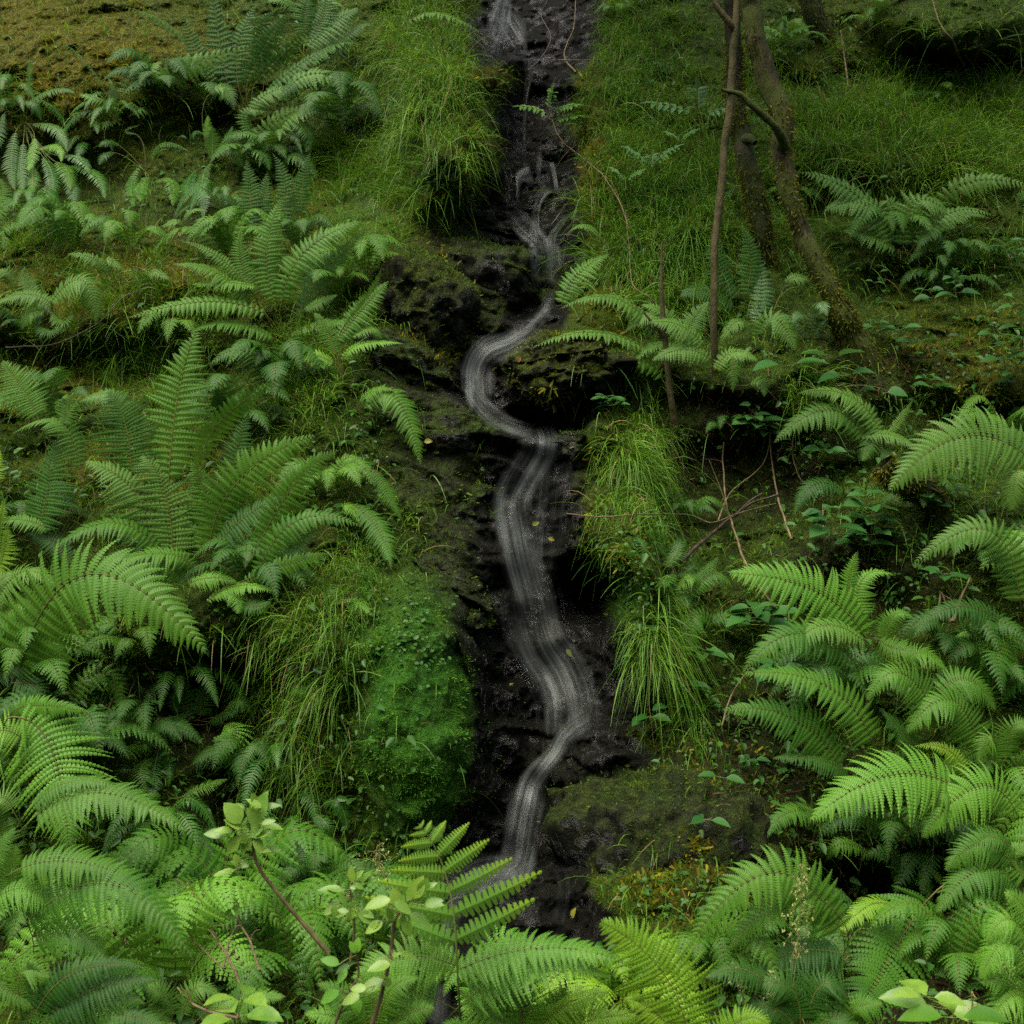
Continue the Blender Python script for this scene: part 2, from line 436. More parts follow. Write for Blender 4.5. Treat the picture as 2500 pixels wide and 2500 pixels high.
def wetness(px, py):
    xc, w = tab(SX, py), tab(SW, py)
    r = np.abs(px - xc) / (w * 1.02)
    n = fbm(np.stack([px / 60., py / 60., 0 * px], -1), 3)
    m = sstep(1.12, .8, r + .3 * n)
    g = np.exp(-(((px - 1130) / 95) ** 2 + ((py - 1480) / 110) ** 2) ** 1.5)
    k = np.exp(-(((px - 900) / 60) ** 2 + ((py - 1340) / 200) ** 2) ** 1.5)
    dome = np.exp(-(((px - 790) / 105) ** 2 + ((py - 1350) / 235) ** 2) ** 2.2)
    m = np.maximum(m, np.maximum(g, k)) * (1 - sstep(.25, .5, dome))
    m = m * (1 - np.exp(-(((px - 1060) / 95) ** 2 + ((py - 690) / 60) ** 2) ** 2)) * (1 - np.exp(-(((px - 935) / 50) ** 2 + ((py - 145) / 24) ** 2) ** 2))
    return np.clip(m * sstep(2500, 2000, py), 0, 1)

YEL = [(150, 110, 260, 150, 1), (930, 140, 60, 40, .9), (880, 230, 60, 120, .6), (200, 530, 300, 100, .85), (120, 720, 180, 60, .7), (820, 560, 70, 120, .75), (730, 430, 120, 90, .35),
       (1110, 330, 50, 180, .6), (1060, 690, 110, 80, .6), (1150, 600, 130, 80, .5), (1160, 950, 90, 130, .6), (1290, 1590, 140, 140, .8), (1830, 680, 150, 120, .55), (1600, 110, 120, 90, .35), (560, 380, 120, 90, .5), (300, 880, 200, 60, .5)]
SOIL = [(1400, 880, 210, 120, .9), (1380, 760, 160, 40, .8), (430, 1330, 190, 170, .9), (480, 1550, 170, 140, .85), (590, 1200, 80, 160, .6), (1640, 1090, 220, 110, .7), (1250, 1000, 60, 160, .6),
        (1520, 1250, 160, 110, .75), (1640, 1680, 200, 100, 1), (1400, 1500, 200, 260, .7), (380, 420, 160, 50, .4), (620, 350, 160, 40, .4), (1660, 700, 120, 60, .8),
        (100, 340, 160, 40, .5), (1815, 122, 130, 40, 1), (1000, 230, 70, 90, .8), (300, 1800, 300, 130, .8), (1150, 60, 100, 70, .8), (960, 1900, 300, 120, .8), (1700, 1900, 400, 120, .8)]

def vivid(px, py):
    n = fbm(np.stack([px / 40., py / 40., 0 * px + 6], -1), 3)
    return np.clip(blobs(px, py, VIV) * (1 + .6 * n), 0, 1)
xs = np.concatenate([np.linspace(-1500, -60, 70)[:-1], np.arange(-60, 1996, 3.3), np.linspace(2000, 3430, 70)])
ys = np.concatenate([np.linspace(-3000, -60, 90)[:-1], np.arange(-60, 1960, 3.3), np.linspace(1965, 2700, 110), np.linspace(2730, 9000, 60)])
GX, GY = np.meshgrid(xs, ys)
GDp = depth(GX, GY)
# carry the flat ground on under and behind the camera
GP = at(GX, GY, GDp)
rows, cols = GX.shape
tail = []
for yb in (0.3, -0.5, -2.5, -9.0):
    t = GP[-1].copy(); t[:, 1] = yb; t[:, 0] = np.linspace(-9, 9, cols); t[:, 2] = 0.0
    tail.append(t)
V = np.concatenate([GP.reshape(-1, 3), np.concatenate(tail)])
R2 = rows + 4
i, j = np.meshgrid(np.arange(R2 - 1), np.arange(cols - 1), indexing='ij')
Q = np.stack([(i + 1) * cols + j, (i + 1) * cols + j + 1, i * cols + j + 1, i * cols + j], -1).reshape(-1, 4)
wet = wetness(GX, GY)
nzz = fbm(GP * 2.3 + 5, 4)
yel = np.clip(blobs(GX, GY, YEL) + .55 * nzz * (blobs(GX, GY, YEL) > .03) + .12 * nzz, 0, 1)
soil = np.clip(blobs(GX, GY, SOIL) * (1.0 + .9 * fbm(GP * 4 + 1, 4)), 0, 1)
pad = lambda A, v: np.concatenate([A.ravel(), np.full(4 * cols, v)])
ground = mk("ground", V, Q, M['ground'], smooth=True, attrs={"stone": pad(stony(GX, GY), 0), "vivid": pad(vivid(GX, GY), 0), "wet": pad(wet, 0), "yellow": pad(yel, .2), "soil": pad(soil, .8)})
tag(ground, "steep mossy hillside cut by a narrow dark stream gully", None, None, "structure")

def surf(px, py):
    return at(px, py, depth(px, py))
def surfn(px, py, e=6.0):
    px = np.asarray(px, float); py = np.asarray(py, float)
    a = surf(px + e, py) - surf(px - e, py); b = surf(px, py - e) - surf(px, py + e)
    n = norm(np.cross(a, b))
    return n * np.where(n[..., 1:2] > 0, -1, 1)
def mpp(y):          # metres per picture unit at distance y
    return K40 * y / 1932.0

# ------------------------------------------------------------------ rocks
ROCKV, ROCKF, rock_n = [], [], 0
def rock(px, py, rx, ry, rd, label, yellow=.2, wetv=.3, soilv=.25, off=0.0, seed=1, tilt=0.0, mossy=.8, name="mossy_rock", flat=1.0, sharp=9., emb=.58):
    global rock_n
    y = float(depth(px, py, False)) - off + emb * rd
    s = mpp(y); c = at(px, py, y)
    nu, nv = 110, 70
    u = np.linspace(0, 2 * math.pi, nu, endpoint=False); v = np.linspace(-math.pi / 2, math.pi / 2, nv)
    Uu, Vv = np.meshgrid(u, v)
    d = np.stack([np.cos(Vv) * np.cos(Uu), np.cos(Vv) * np.sin(Uu), np.sin(Vv)], -1)
    r_ = np.random.default_rng(seed)
    pl = norm(r_.normal(size=(22, 3))); h = r_.uniform(.78, 1.0, 22)
    dots = np.maximum(d @ pl.T, 1e-3)
    rr = h / dots
    rr = -np.log(np.exp(-rr * sharp).sum(-1)) / sharp + (.06 if sharp > 8 else .3)
    rr = np.clip(rr, .5, 1.25)
    p = d * rr[..., None]
    p = p * (1 + .26 * fbm(p * 1.9 + seed * 3.1, 4)[..., None] + .10 * fbm(p * 7 + seed, 4)[..., None])
    # bedding ledges
    p[..., 2] += .05 * np.sin(p[..., 2] * 11 + 2 * fbm(p * 1.5, 2)) * flat
    p = p * np.array([rx * s, rd, ry * s])
    ct, st = math.cos(tilt), math.sin(tilt)
    x, z = p[..., 0] * ct - p[..., 2] * st, p[..., 0] * st + p[..., 2] * ct
    p[..., 0], p[..., 2] = x, z
    P = (p + c).reshape(-1, 3)
    i, j = np.meshgrid(np.arange(nv - 1), np.arange(nu), indexing='ij')
    Qr = np.stack([i * nu + j, i * nu + (j + 1) % nu, (i + 1) * nu + (j + 1) % nu, (i + 1) * nu + j], -1).reshape(-1, 4)
    # normals for the moss mask
    g1 = np.roll(p, -1, 1) - np.roll(p, 1, 1); g2 = np.gradient(p, axis=0)
    nn = norm(np.cross(g1, g2)); up = nn[..., 2].ravel()
    nzr = fbm(P * 9 + seed, 4)
    moss = sstep(-.25, .35, up + .7 * nzr) * mossy
    o = mk(name, P, Qr, M['ground'], smooth=True, attrs={
        "wet": np.clip(wetv + (1 - moss) * .8, 0, 1) * (1 - .7 * moss), "yellow": np.clip(yellow + .5 * nzr, 0, 1), "stone": np.clip(.75 - .5 * nzr, 0, 1) * (yellow < .6), "vivid": np.clip(.35 * (yellow < .5) + .8 * nzr, 0, 1) * moss,
        "soil": np.clip((1 - moss) * soilv + .2 * nzr, 0, 1)})
    tag(o, label, "rock", "mossy rocks along the stream")
    ROCKV.append(P); ROCKF.append(Qr + rock_n); rock_n += len(P)
    return o

rock(890, 445, 150, 44, .42, "flat wet dark ledge with an orange leaf, under the mossy overhang", .1, .85, .3, -.12, 3, -.10, .5)
rock(905, 550, 140, 95, .50, "bulky rock with bright green moss streaks, below the flat wet ledge", .15, .15, .2, -.14, 5, -.3, 1.0)
rock(800, 585, 85, 100, .40, "golden moss covered boulder between fern tips and bulky streaked rock", .5, .0, .1, -.06, 8, 0, 1.1, sharp=6.)
rock(770, 720, 130, 66, .42, "smooth dark slab with thin green moss beside the curling water", .2, .2, .5, -.08, 12, -.4, .9)
rock(845, 845, 130, 74, .46, "large undercut rock with bare grey patch, under a lone hanging fern", .3, .15, .5, -.04, 17, -.15, .95)
rock(885, 990, 95, 62, .36, "low rock with green moss cap, above the brown sloping stone", .2, .15, .4, -.10, 21, .05, 1.)
rock(850, 1092, 110, 42, .30, "brown sloping stone beside the widening water", .25, .15, .9, -.06, 25, -.4, .6)
rock(880, 1170, 46, 60, .20, "small stone capped with vivid green moss above the moss dome", .05, .05, .7, -.03, 29, .1, 1.)
rock(905, 1235, 46, 28, .16, "low orange brown stone in the wet streambed", .3, .3, 1, -.03, 33, 0, .3)
rock(898, 668, 48, 36, .20, "wet stone with tawny stains where the water curls over", .25, .6, .5, -.04, 37, 0, .5)
rock(1065, 705, 105, 58, .42, "jutting rock with thick moss above the black hollow", .5, .0, .2, -.04, 41, .1, 1.1, sharp=7.)
rock(1110, 795, 34, 52, .22, "narrow upright grey stone beside the black hollow", .2, .3, .3, -.02, 45, .1, .6)
rock(1075, 855, 52, 38, .24, "dark block with thin moss at the lip of the main fall", .15, .3, .2, -.02, 49, 0, .6)
rock(1130, 1440, 85, 72, .32, "glistening wet boulder turning the water below the main fall", .1, .95, .1, -.02, 53, .2, .15, "wet_boulder")
rock(1265, 1625, 185, 185, .52, "big rounded boulder with brown moss beside the stream foot", .40, .05, 1., -.06, 57, .2, .80, flat=.8, sharp=5., emb=.86)
rock(1020, 1705, 70, 52, .26, "low brown wet stone under the splash, behind bracken", .3, .6, .7, -.02, 61, 0, .4)
rock(990, 340, 34, 22, .18, "small flat wet stone catching the upper trickle", .1, 1, .3, .02, 65, 0, 0, "wet_boulder")
rock(1050, 304, 40, 20, .18, "pinkish wet shelf at the top of the trickle", .1, .9, .7, .02, 69, 0, 0, "wet_boulder")

# everything solid, for laying the water on
BV = np.concatenate([V[:rows * cols]] + ROCKV)
BF = [tuple(q) for q in Q[: (rows - 1) * (cols - 1)].tolist()]
r0 = rows * cols
for f in ROCKF: BF += [tuple(q) for q in (f + r0).tolist()]
BVH = BVHTree.FromPolygons(BV.tolist(), BF, all_triangles=False)
def hit(px, py):
    d = Vector(norm(at(px, py, 1.0) - CAM))
    h = BVH.ray_cast(Vector(CAM), d)
    return (np.array(h[0]) if h[0] else surf(px, py)), (np.array(h[1]) if h[1] else np.array([0, -1., 0]))

# ------------------------------------------------------------------ water
WV, WQ, WUV, WA, wn_ = [], [], [], [], 0
def ribbon(pts, strength=1.0, lift=.022, soft=.55):
    """pts: (px, py, half width, strength)"""
    global wn_
    p = np.array(pts, float)
    L = np.sum(np.hypot(*np.diff(p[:, :2], axis=0).T)); n = max(8, int(L / 5)); m = 19
    q = spline(p, n)
    C = q[:, :2]; T = np.gradient(C, axis=0); T /= np.maximum(np.hypot(T[:, 0], T[:, 1])[:, None], 1e-6)
    Nn = np.stack([T[:, 1], -T[:, 0]], -1)
    u = np.linspace(-1, 1, m)
    X = C[:, None, 0] + Nn[:, None, 0] * u[None] * q[:, 2:3]; Y = C[:, None, 1] + Nn[:, None, 1] * u[None] * q[:, 2:3]
    dep = np.zeros((n, m))
    for a in range(n):
        for b in range(m):
            dep[a, b] = hit(X[a, b], Y[a, b])[0][1]
    pd = np.pad(dep, 2, mode='edge'); lo = dep.copy()      # ride over the lips of the ledges
    for da in range(5):
        for db in range(5): lo = np.minimum(lo, pd[da:da + n, db:db + m])
    dep = lo
    for _ in range(22):                     # smooth the sheet, staying in front of the rock
        s = dep.copy()
        s[1:-1] = (dep[:-2] + dep[1:-1] * 2 + dep[2:]) / 4
        s[:, 1:-1] = (s[:, :-2] + s[:, 1:-1] * 2 + s[:, 2:]) / 4
        dep = np.minimum(s, dep + .004)
    P = at(X, Y, dep - lift)
    along = np.concatenate([[0], np.cumsum(np.linalg.norm(np.diff(P[:, m // 2], axis=0), axis=1))])
    wm = q[:, 2] * mpp(dep.mean(1))
    uvx = u[None] * wm[:, None] + along[:, None] * 0 + len(WV) * 3.7
    WV.append(P.reshape(-1, 3)); WUV.append(np.stack([uvx, np.broadcast_to(along[:, None], uvx.shape)], -1).reshape(-1, 2))
    ends = sstep(0, .10, np.linspace(0, 1, n)) * sstep(1, .80, np.linspace(0, 1, n))
    ed = sstep(1.0, 1 - soft, np.abs(u)[None] + .22 * fbm(np.stack([uvx * 30, np.broadcast_to(along[:, None], uvx.shape) * 5, 0 * uvx], -1), 2))
    WA.append((strength * q[:, 3:4] * ends[:, None] * ed).ravel())
    i, j = np.meshgrid(np.arange(n - 1), np.arange(m - 1), indexing='ij')
    WQ.append(np.stack([i * m + j, i * m + j + 1, (i + 1) * m + j + 1, (i + 1) * m + j], -1).reshape(-1, 4) + wn_); wn_ += n * m
ribbon([(952, -60, 20, 1), (950, 0, 20, 1), (945, 40, 28, .9), (935, 75, 26, .9), (927, 112, 18, .7)], 1.3)
ribbon([(950, 30, 26, .6), (968, 60, 30, .6), (985, 90, 14, .4), (975, 112, 18, .3)], 1.3)
ribbon([(1003, 105, 22, .3), (1000, 135, 12, .4), (992, 180, 5, .5), (988, 250, 5, .4), (990, 300, 4, .3)], 1.35)
ribbon([(1018, 286, 7, .6), (1017, 318, 6, .7), (1010, 330, 8, .4)], 1.35)
ribbon([(1004, 326, 24, .7), (985, 334, 16, .7), (978, 350, 5, .8), (977, 395, 5, .8)], 1.35)
ribbon([(1050, 288, 18, .7), (1046, 302, 14, .5)], 1.3)
ribbon([(1040, 305, 6, .6), (1046, 330, 5, .7), (1050, 362, 5, .4)], 1.35)
ribbon([(1040, 352, 12, .5), (1022, 366, 12, .8), (1012, 390, 9, .9), (1010, 430, 11, .9), (1018, 455, 20, .8)], 1.3)
ribbon([(968, 400, 16, .5), (990, 428, 22, .7), (1014, 450, 24, .7), (1024, 478, 30, .8), (1026, 512, 28, .7), (1030, 548, 24, .7)], 1.3)
ribbon([(1072, 405, 7, .5), (1054, 428, 7, .6), (1042, 452, 12, .6), (1044, 490, 22, .5), (1046, 520, 14, .3)], 1.3)
ribbon([(1036, 545, 14, .9), (1034, 575, 14, 1), (1018, 600, 18, 1), (998, 625, 26, 1), (962, 648, 28, 1), (925, 664, 34, 1), (906, 690, 36, .95), (902, 725, 34, .9), (905, 755, 30, .8), (912, 780, 20, .5)])
ribbon([(880, 722, 12, .7), (896, 745, 22, .9), (920, 775, 24, .9), (950, 797, 20, 1), (985, 810, 18, .9), (1020, 818, 26, .6)])
ribbon([(1006, 806, 26, .7), (1016, 826, 42, .7), (1010, 860, 42, .7), (986, 900, 40, .75), (966, 945, 40, .75), (972, 1000, 42, .8), (984, 1060, 46, .8), (1000, 1120, 54, .75), (1010, 1180, 58, .75),
        (1026, 1225, 62, .85), (1054, 1270, 64, .9), (1072, 1320, 64, .9), (1076, 1374, 64, .8), (1076, 1400, 50, .5)])
ribbon([(1034, 822, 14, .6), (1036, 850, 14, .5), (1028, 880, 12, .2)])
ribbon([(960, 930, 16, .8), (958, 980, 20, .9), (972, 1050, 20, .9), (990, 1100, 22, .6), (1010, 1150, 22, .6), (1024, 1200, 18, .5)], lift=.03)
ribbon([(955, 1120, 16, .3), (962, 1180, 20, .4), (990, 1240, 18, .4), (1020, 1290, 16, .3)], lift=.03)
ribbon([(1040, 1240, 16, .7), (1075, 1290, 24, .9), (1095, 1340, 22, .7), (1100, 1372, 22, .5)], lift=.03)
ribbon([(1050, 870, 34, .25), (1040, 960, 34, .25), (1030, 1050, 30, .2), (1030, 1120, 20, .2)], .9)
ribbon([(1120, 1350, 30, .8), (1090, 1368, 32, .9), (1066, 1390, 24, 1), (1048, 1420, 22, 1.1), (1024, 1450, 24, 1.1), (1005, 1480, 30, 1), (995, 1520, 34, 1), (985, 1570, 36, 1), (975, 1620, 40, 1.1), (955, 1645, 46, 1.2), (940, 1670, 46, 1), (920, 1720, 40, .6)], 1.15)
ribbon([(973, 1480, 10, .5), (970, 1530, 16, .6), (964, 1590, 18, .7), (955, 1640, 24, .9), (940, 1665, 30, .8)], 1.1)
ribbon([(1000, 1630, 20, .9), (955, 1642, 34, 1.2), (905, 1652, 40, 1), (870, 1690, 36, .5), (845, 1780, 24, .5), (830, 1900, 20, .5), (820, 2000, 20, .4)])
ribbon([(1060, 1640, 16, .25), (1065, 1690, 14, .35), (1050, 1750, 14, .3)], .8)
water = mk("stream_water", np.concatenate(WV), np.concatenate(WQ), M['water'], smooth=True, uv=np.concatenate(WUV), attrs={"veil": np.concatenate(WA)})
tag(water, "thin silky stream of water sliding down dark wet rock", None, None, "structure")
# ------------------------------------------------------------------ moss, grass, creeping leaves, dead litter (nobody could count them)
def scatter(n, fn, box=(-330, 2260, -160, 2250)):
    """n tries over the slope, kept with probability fn(px, py)"""
    px = rng.uniform(box[0], box[1], n); py = rng.uniform(box[2], box[3], n)
    k = rng.random(n) < fn(px, py)
    return px[k], py[k]

def leaves(P, D, W, L, S, droop=0.2, tipw=.35):
    """one flat tapered quad per leaf: root P, direction D, width direction W"""
    L = L[:, None]; S = S[:, None]
    a = P - W * S * .5; b = P + W * S * .5
    T = P + D * L - np.array([0, 0, 1.]) * L * droop
    c = T + W * S * .5 * tipw; d = T - W * S * .5 * tipw
    V = np.stack([a, b, c, d], 1).reshape(-1, 3)
    return V, np.arange(len(V)).reshape(-1, 4)

def rvec(n):
    return norm(rng.normal(size=(n, 3)))

def tufts(px, py, lmin, lmax):
    P = surf(px, py); N = surfn(px, py)
    n = len(P)
    D = norm(N * .8 + rvec(n) * .75 + np.array([0, 0, .35])); W = norm(np.cross(D, rvec(n)))
    L = rng.uniform(lmin, lmax, n) * (.6 + .8 * sstep(-.4, .5, fbm(P * 7, 2)))
    return leaves(P - D * .003, D, W, L, L * rng.uniform(.25, .45, n), .15)

def dryness(px, py):
    return np.clip(wetness(px, py), 0, 1)
yl = lambda x, y: blobs(x, y, YEL)
sl = lambda x, y: blobs(x, y, SOIL)
clump = lambda x, y, s=30.: sstep(-.35, .35, fbm(np.stack([x / s, y / s, x * 0 + 3.], -1), 3))
px, py = scatter(600000, lambda x, y: (1 - dryness(x, y)) * (1 - .75 * sl(x, y)) * (1 - .9 * yl(x, y)) * (1 - .75 * stony(x, y)) * (1 - .95 * np.clip(1.6 * vivid(x, y), 0, 1)) * (.35 + .65 * clump(x, y)) * .55)
Vg, Qg = tufts(px, py, .009, .024)
px, py = scatter(480000, lambda x, y: (1 - dryness(x, y)) * (1 - .5 * sl(x, y)) * np.clip(yl(x, y) * 1.2, 0, 1) * (.3 + .7 * clump(x, y)) * .8)
Vy, Qy = tufts(px, py, .010, .032)
px, py = scatter(700000, lambda x, y: np.clip(1.5 * vivid(x, y), 0, 1) * (1 - .7 * dryness(x, y)) * .9)
Vv_, Qv_ = tufts(px, py, .005, .012)
# the rocks' own moss grows from the rocks
rv, ry_ = [Vg], [Vy]
def rock_moss(o, n, yellow):
    me = o.data; nv = len(me.vertices)
    co = np.empty(nv * 3, np.float32); me.vertices.foreach_get("co", co); co = co.reshape(-1, 3)
    no = np.empty(nv * 3, np.float32); me.vertex_normals.foreach_get("vector", no); no = no.reshape(-1, 3)
    w = np.empty(nv, np.float32); me.attributes["wet"].data.foreach_get("value", w)
    k = rng.integers(0, nv, n)
    k = k[(rng.random(n) > np.clip(w[k] * 2.2, 0, 1)) & (no[k, 1] < .45)]
    P = co[k] + rng.normal(size=(len(k), 3)) * .006; N = norm(no[k])
    D = norm(N * .8 + rvec(len(k)) * .7 + np.array([0, 0, .2])); W = norm(np.cross(D, rvec(len(k))))
    L = rng.uniform(.006, .013, len(k))
    v, _ = leaves(P, D, W, L, L * .4, .15)
    (ry_ if yellow else rv).append(v)
for o in [x for x in COL.objects if x.name.startswith("mossy_rock")]:
    yv = np.empty(len(o.data.vertices), np.float32); o.data.attributes["yellow"].data.foreach_get("value", yv)
    big = "boulder" in o["label"]
    rock_moss(o, int(7000 * (1 + big)), False)
    if yv.mean() > .5: rock_moss(o, int(5000 * (1 + big)), True)
Vg = np.concatenate(rv); Vy = np.concatenate(ry_)
rv4 = lambda n, k=4: np.repeat(rng.random(n), k)
tag(mk("moss", Vg, np.arange(len(Vg)).reshape(-1, 4), M['moss_g'], attrs={"var": rv4(len(Vg) // 4)}), "soft deep green moss over banks and stones", "moss", None, "stuff")
tag(mk("moss", Vy, np.arange(len(Vy)).reshape(-1, 4), M['moss_y'], attrs={"var": rv4(len(Vy) // 4)}), "golden brown moss on mounds and overhangs", "moss", None, "stuff")

tag(mk("moss", Vv_, Qv_, M['moss_v'], attrs={"var": rv4(len(Vv_) // 4)}), "vivid green moss on the rounded dome beside the fall", "moss", None, "stuff")

def blades(P, D0, L, Wd, bend, segs=5):
    """curved grass blades"""
    n = len(P); t = np.linspace(0, 1, segs + 1)
    side = norm(np.cross(D0, rvec(n)))
    C = P[:, None] + L[:, None, None] * (D0[:, None] * t[None, :, None]) - (bend * L)[:, None, None] * np.array([0, 0, 1.]) * (t ** 2)[None, :, None]
    w = (1 - t ** 2.2)[None, :, None] * Wd[:, None, None] * .5 + .0003
    V = np.stack([C - side[:, None] * w, C + side[:, None] * w], 2)          # n, segs+1, 2, 3
    V = V.reshape(n, -1, 3)
    q = np.array([[2 * i, 2 * i + 1, 2 * i + 3, 2 * i + 2] for i in range(segs)])
    Q = (q[None] + (np.arange(n) * (2 * (segs + 1)))[:, None, None]).reshape(-1, 4)
    return V.reshape(-1, 3), Q

# (cx, cy, rx, ry, clumps, length, hang)
GRASS = [(800, 70, 110, 90, 120, .26, .9), (770, 220, 100, 150, 60, .24, 1.2), (850, 200, 60, 120, 26, .2, 1.3), (700, 380, 120, 90, 110, .2, .45), (620, 330, 90, 80, 30, .2, .4), (300, 560, 260, 90, 46, .2, .35), (90, 470, 100, 60, 16, .18, .4),
         (260, 690, 90, 50, 22, .26, .5), (600, 720, 90, 90, 46, .2, .6), (660, 620, 80, 80, 30, .18, .6), (590, 1270, 130, 170, 30, .22, 1.3), (560, 1340, 80, 140, 10, .24, 1.3), (660, 1120, 60, 80, 30, .2, 1.1),
         (1200, 160, 100, 150, 130, .26, .9), (1220, 380, 110, 170, 190, .32, .9), (1280, 500, 100, 110, 110, .26, .9), (1180, 60, 70, 60, 60, .18, .8), (1330, 300, 70, 130, 70, .2, .8), (1260, 560, 80, 60, 30, .22, 1),
         (1640, 250, 130, 80, 110, .34, .8), (1560, 200, 60, 90, 26, .22, .8), (1800, 290, 150, 80, 130, .34, .7), (1880, 240, 80, 110, 60, .32, .7), (1560, 330, 90, 60, 50, .3, .7), (1450, 120, 60, 100, 24, .2, .7), (1480, 430, 40, 60, 14, .2, .7), (1700, 170, 120, 60, 40, .26, .7),
         (1195, 1030, 48, 260, 90, .17, 1.35), (1200, 860, 34, 60, 26, .24, 1.25), (1195, 960, 34, 80, 20, .26, 1.3), (1215, 1100, 34, 100, 26, .26, 1.3), (1225, 1230, 30, 70, 22, .26, 1.3), (1310, 1370, 20, 40, 7, .24, .9), (1520, 740, 30, 60, 8, .3, .8),
         (1830, 470, 120, 60, 18, .2, .6), (-160, 600, 120, 500, 60, .22, .7), (2080, 400, 120, 300, 60, .24, .7), (1500, 1850, 90, 60, 8, .3, .3)]
gp, gd, gl, gb = [], [], [], []
for cx, cy, rx, ry, n, ln, hang in GRASS:
    n = int(n * 1.5); ln = ln * 1.0
    ax = cx + rx * rng.normal(size=n) * .55; ay = cy + ry * rng.normal(size=n) * .55
    keep = (wetness(ax, ay) < .3) & (stony(ax, ay) < .3) & (vivid(ax, ay) < .35) & (rng.random(n) < .55 + clump(ax, ay, 50.))
    ax, ay = ax[keep], ay[keep]
    P = surf(ax, ay); N = surfn(ax, ay)
    for p, nn in zip(P, N):
        k = rng.integers(9, 30)
        lean = rng.normal(size=3) * np.array([.45, .15, .1]); ls = rng.uniform(.55, 1.25)
        gp.append(p + rng.normal(size=(k, 3)) * np.array([.028, .02, .02]))
        gd.append(norm(nn * .55 + np.array([0, -.1, .8]) + lean + rng.normal(size=(k, 3)) * .38))
        gl.append(ln * ls * rng.uniform(.4, 1.2, k)); gb.append(hang * rng.uniform(.5, 1.35, k))
gp, gd, gl, gb = np.concatenate(gp), np.concatenate(gd), np.concatenate(gl), np.concatenate(gb)
# thin lawn between the clumps
def gz(x, y):
    m = 0.0 * x
    for cx, cy, rx, ry, n, ln, hang in GRASS:
        m = np.maximum(m, np.exp(-(((x - cx) / (rx * 1.1)) ** 2 + ((y - cy) / (ry * 1.1)) ** 2) ** 1.5))
    return m * (wetness(x, y) < .3)
px, py = scatter(260000, lambda x, y: (.6 * gz(x, y) + .26 * (wetness(x, y) < .2) * (1 - sl(x, y))) * (1 - .93 * np.clip(vivid(x, y) * 1.6, 0, 1)) * (.25 + .75 * clump(x, y, 38.)) * (1 - .95 * stony(x, y)))
P = surf(px, py); N = surfn(px, py); n = len(P)
gp = np.concatenate([gp, P]); gd = np.concatenate([gd, norm(N * .5 + np.array([0, -.1, .7]) + rng.normal(size=(n, 3)) * .45)])
gl = np.concatenate([gl, rng.uniform(.05, .20, n)]); gb = np.concatenate([gb, rng.uniform(.3, 1.2, n)])
dry = rng.random(len(gp)) < .055
Vb, Qb = blades(gp[~dry], gd[~dry], gl[~dry], rng.uniform(.0022, .0048, (~dry).sum()), gb[~dry])
tag(mk("grass", Vb, Qb, M['grass'], attrs={"var": rv4(len(Vb) // 12, 12)}), "fine green grass arching over the banks", "grass", None, "stuff")
Vb, Qb = blades(gp[dry], gd[dry], gl[dry], rng.uniform(.002, .004, dry.sum()), gb[dry])
tag(mk("grass", Vb, Qb, M['grass_dry'], attrs={"var": rv4(len(Vb) // 12, 12)}), "withered straw coloured blades among the green grass", "grass", None, "stuff")

# creeping leaves
COVER = [(760, 1160, 90, 60, 1), (790, 1220, 50, 60, 1), (700, 960, 60, 120, .6), (690, 860, 50, 90, .45), (760, 1220, 60, 40, .5), (760, 1600, 120, 60, .5), (1190, 1080, 60, 110, .9), (1230, 1200, 50, 130, .5),
         (1100, 620, 80, 60, .3), (1850, 600, 120, 200, .45), (1700, 900, 200, 160, .45), (1750, 480, 160, 60, .4), (1480, 330, 60, 90, .35), (1560, 150, 120, 140, .5), (1700, 250, 160, 80, .35), (1260, 1680, 90, 60, .6), (1600, 1500, 200, 120, .35),
         (1200, 160, 60, 120, .3), (1150, 270, 40, 70, .3), (60, 620, 60, 60, .3), (1450, 800, 120, 60, .3), (1300, 1350, 120, 120, .22), (820, 350, 60, 50, .35), (560, 1620, 80, 60, .4), (2100, 900, 120, 500, .4), (1650, 1100, 180, 80, .4)]
px, py = scatter(260000, lambda x, y: (.42 * blobs(x, y, COVER) + .02) * (.25 + .75 * clump(x, y, 18.)) * (wetness(x, y) < .35) * (1 - .85 * stony(x, y)))
P = surf(px, py); N = surfn(px, py); n = len(P)
D = norm(N * .35 + rvec(n) * .8 + np.array([0, -.2, -.15])); Nn = norm(N * .7 + rvec(n) * .45 + np.array([0, -.1, .5]))
W = norm(np.cross(D, Nn)); D = norm(np.cross(Nn, W))
S = rng.uniform(.006, .0135, n)[:, None]
P = P + N * rng.uniform(.004, .03, n)[:, None]
V8 = np.stack([P, P + D * S * .5 + W * S * .62, P + D * S * 1.25 + W * S * .55, P + D * S * 1.7, P + D * S * 1.25 - W * S * .55, P + D * S * .5 - W * S * .62], 1)
V8[:, (1, 2, 4, 5)] += Nn[:, None] * S[:, None] * .18
b6 = np.arange(n)[:, None] * 6
Q8 = np.concatenate([b6 + np.array([0, 1, 2, 3]), b6 + np.array([0, 3, 4, 5])])
tag(mk("ground_cover", V8.reshape(-1, 3), Q8, M['cover'], attrs={"var": rv4(n, 6)}), "small round creeping leaves matting the banks", "ground cover", None, "stuff")

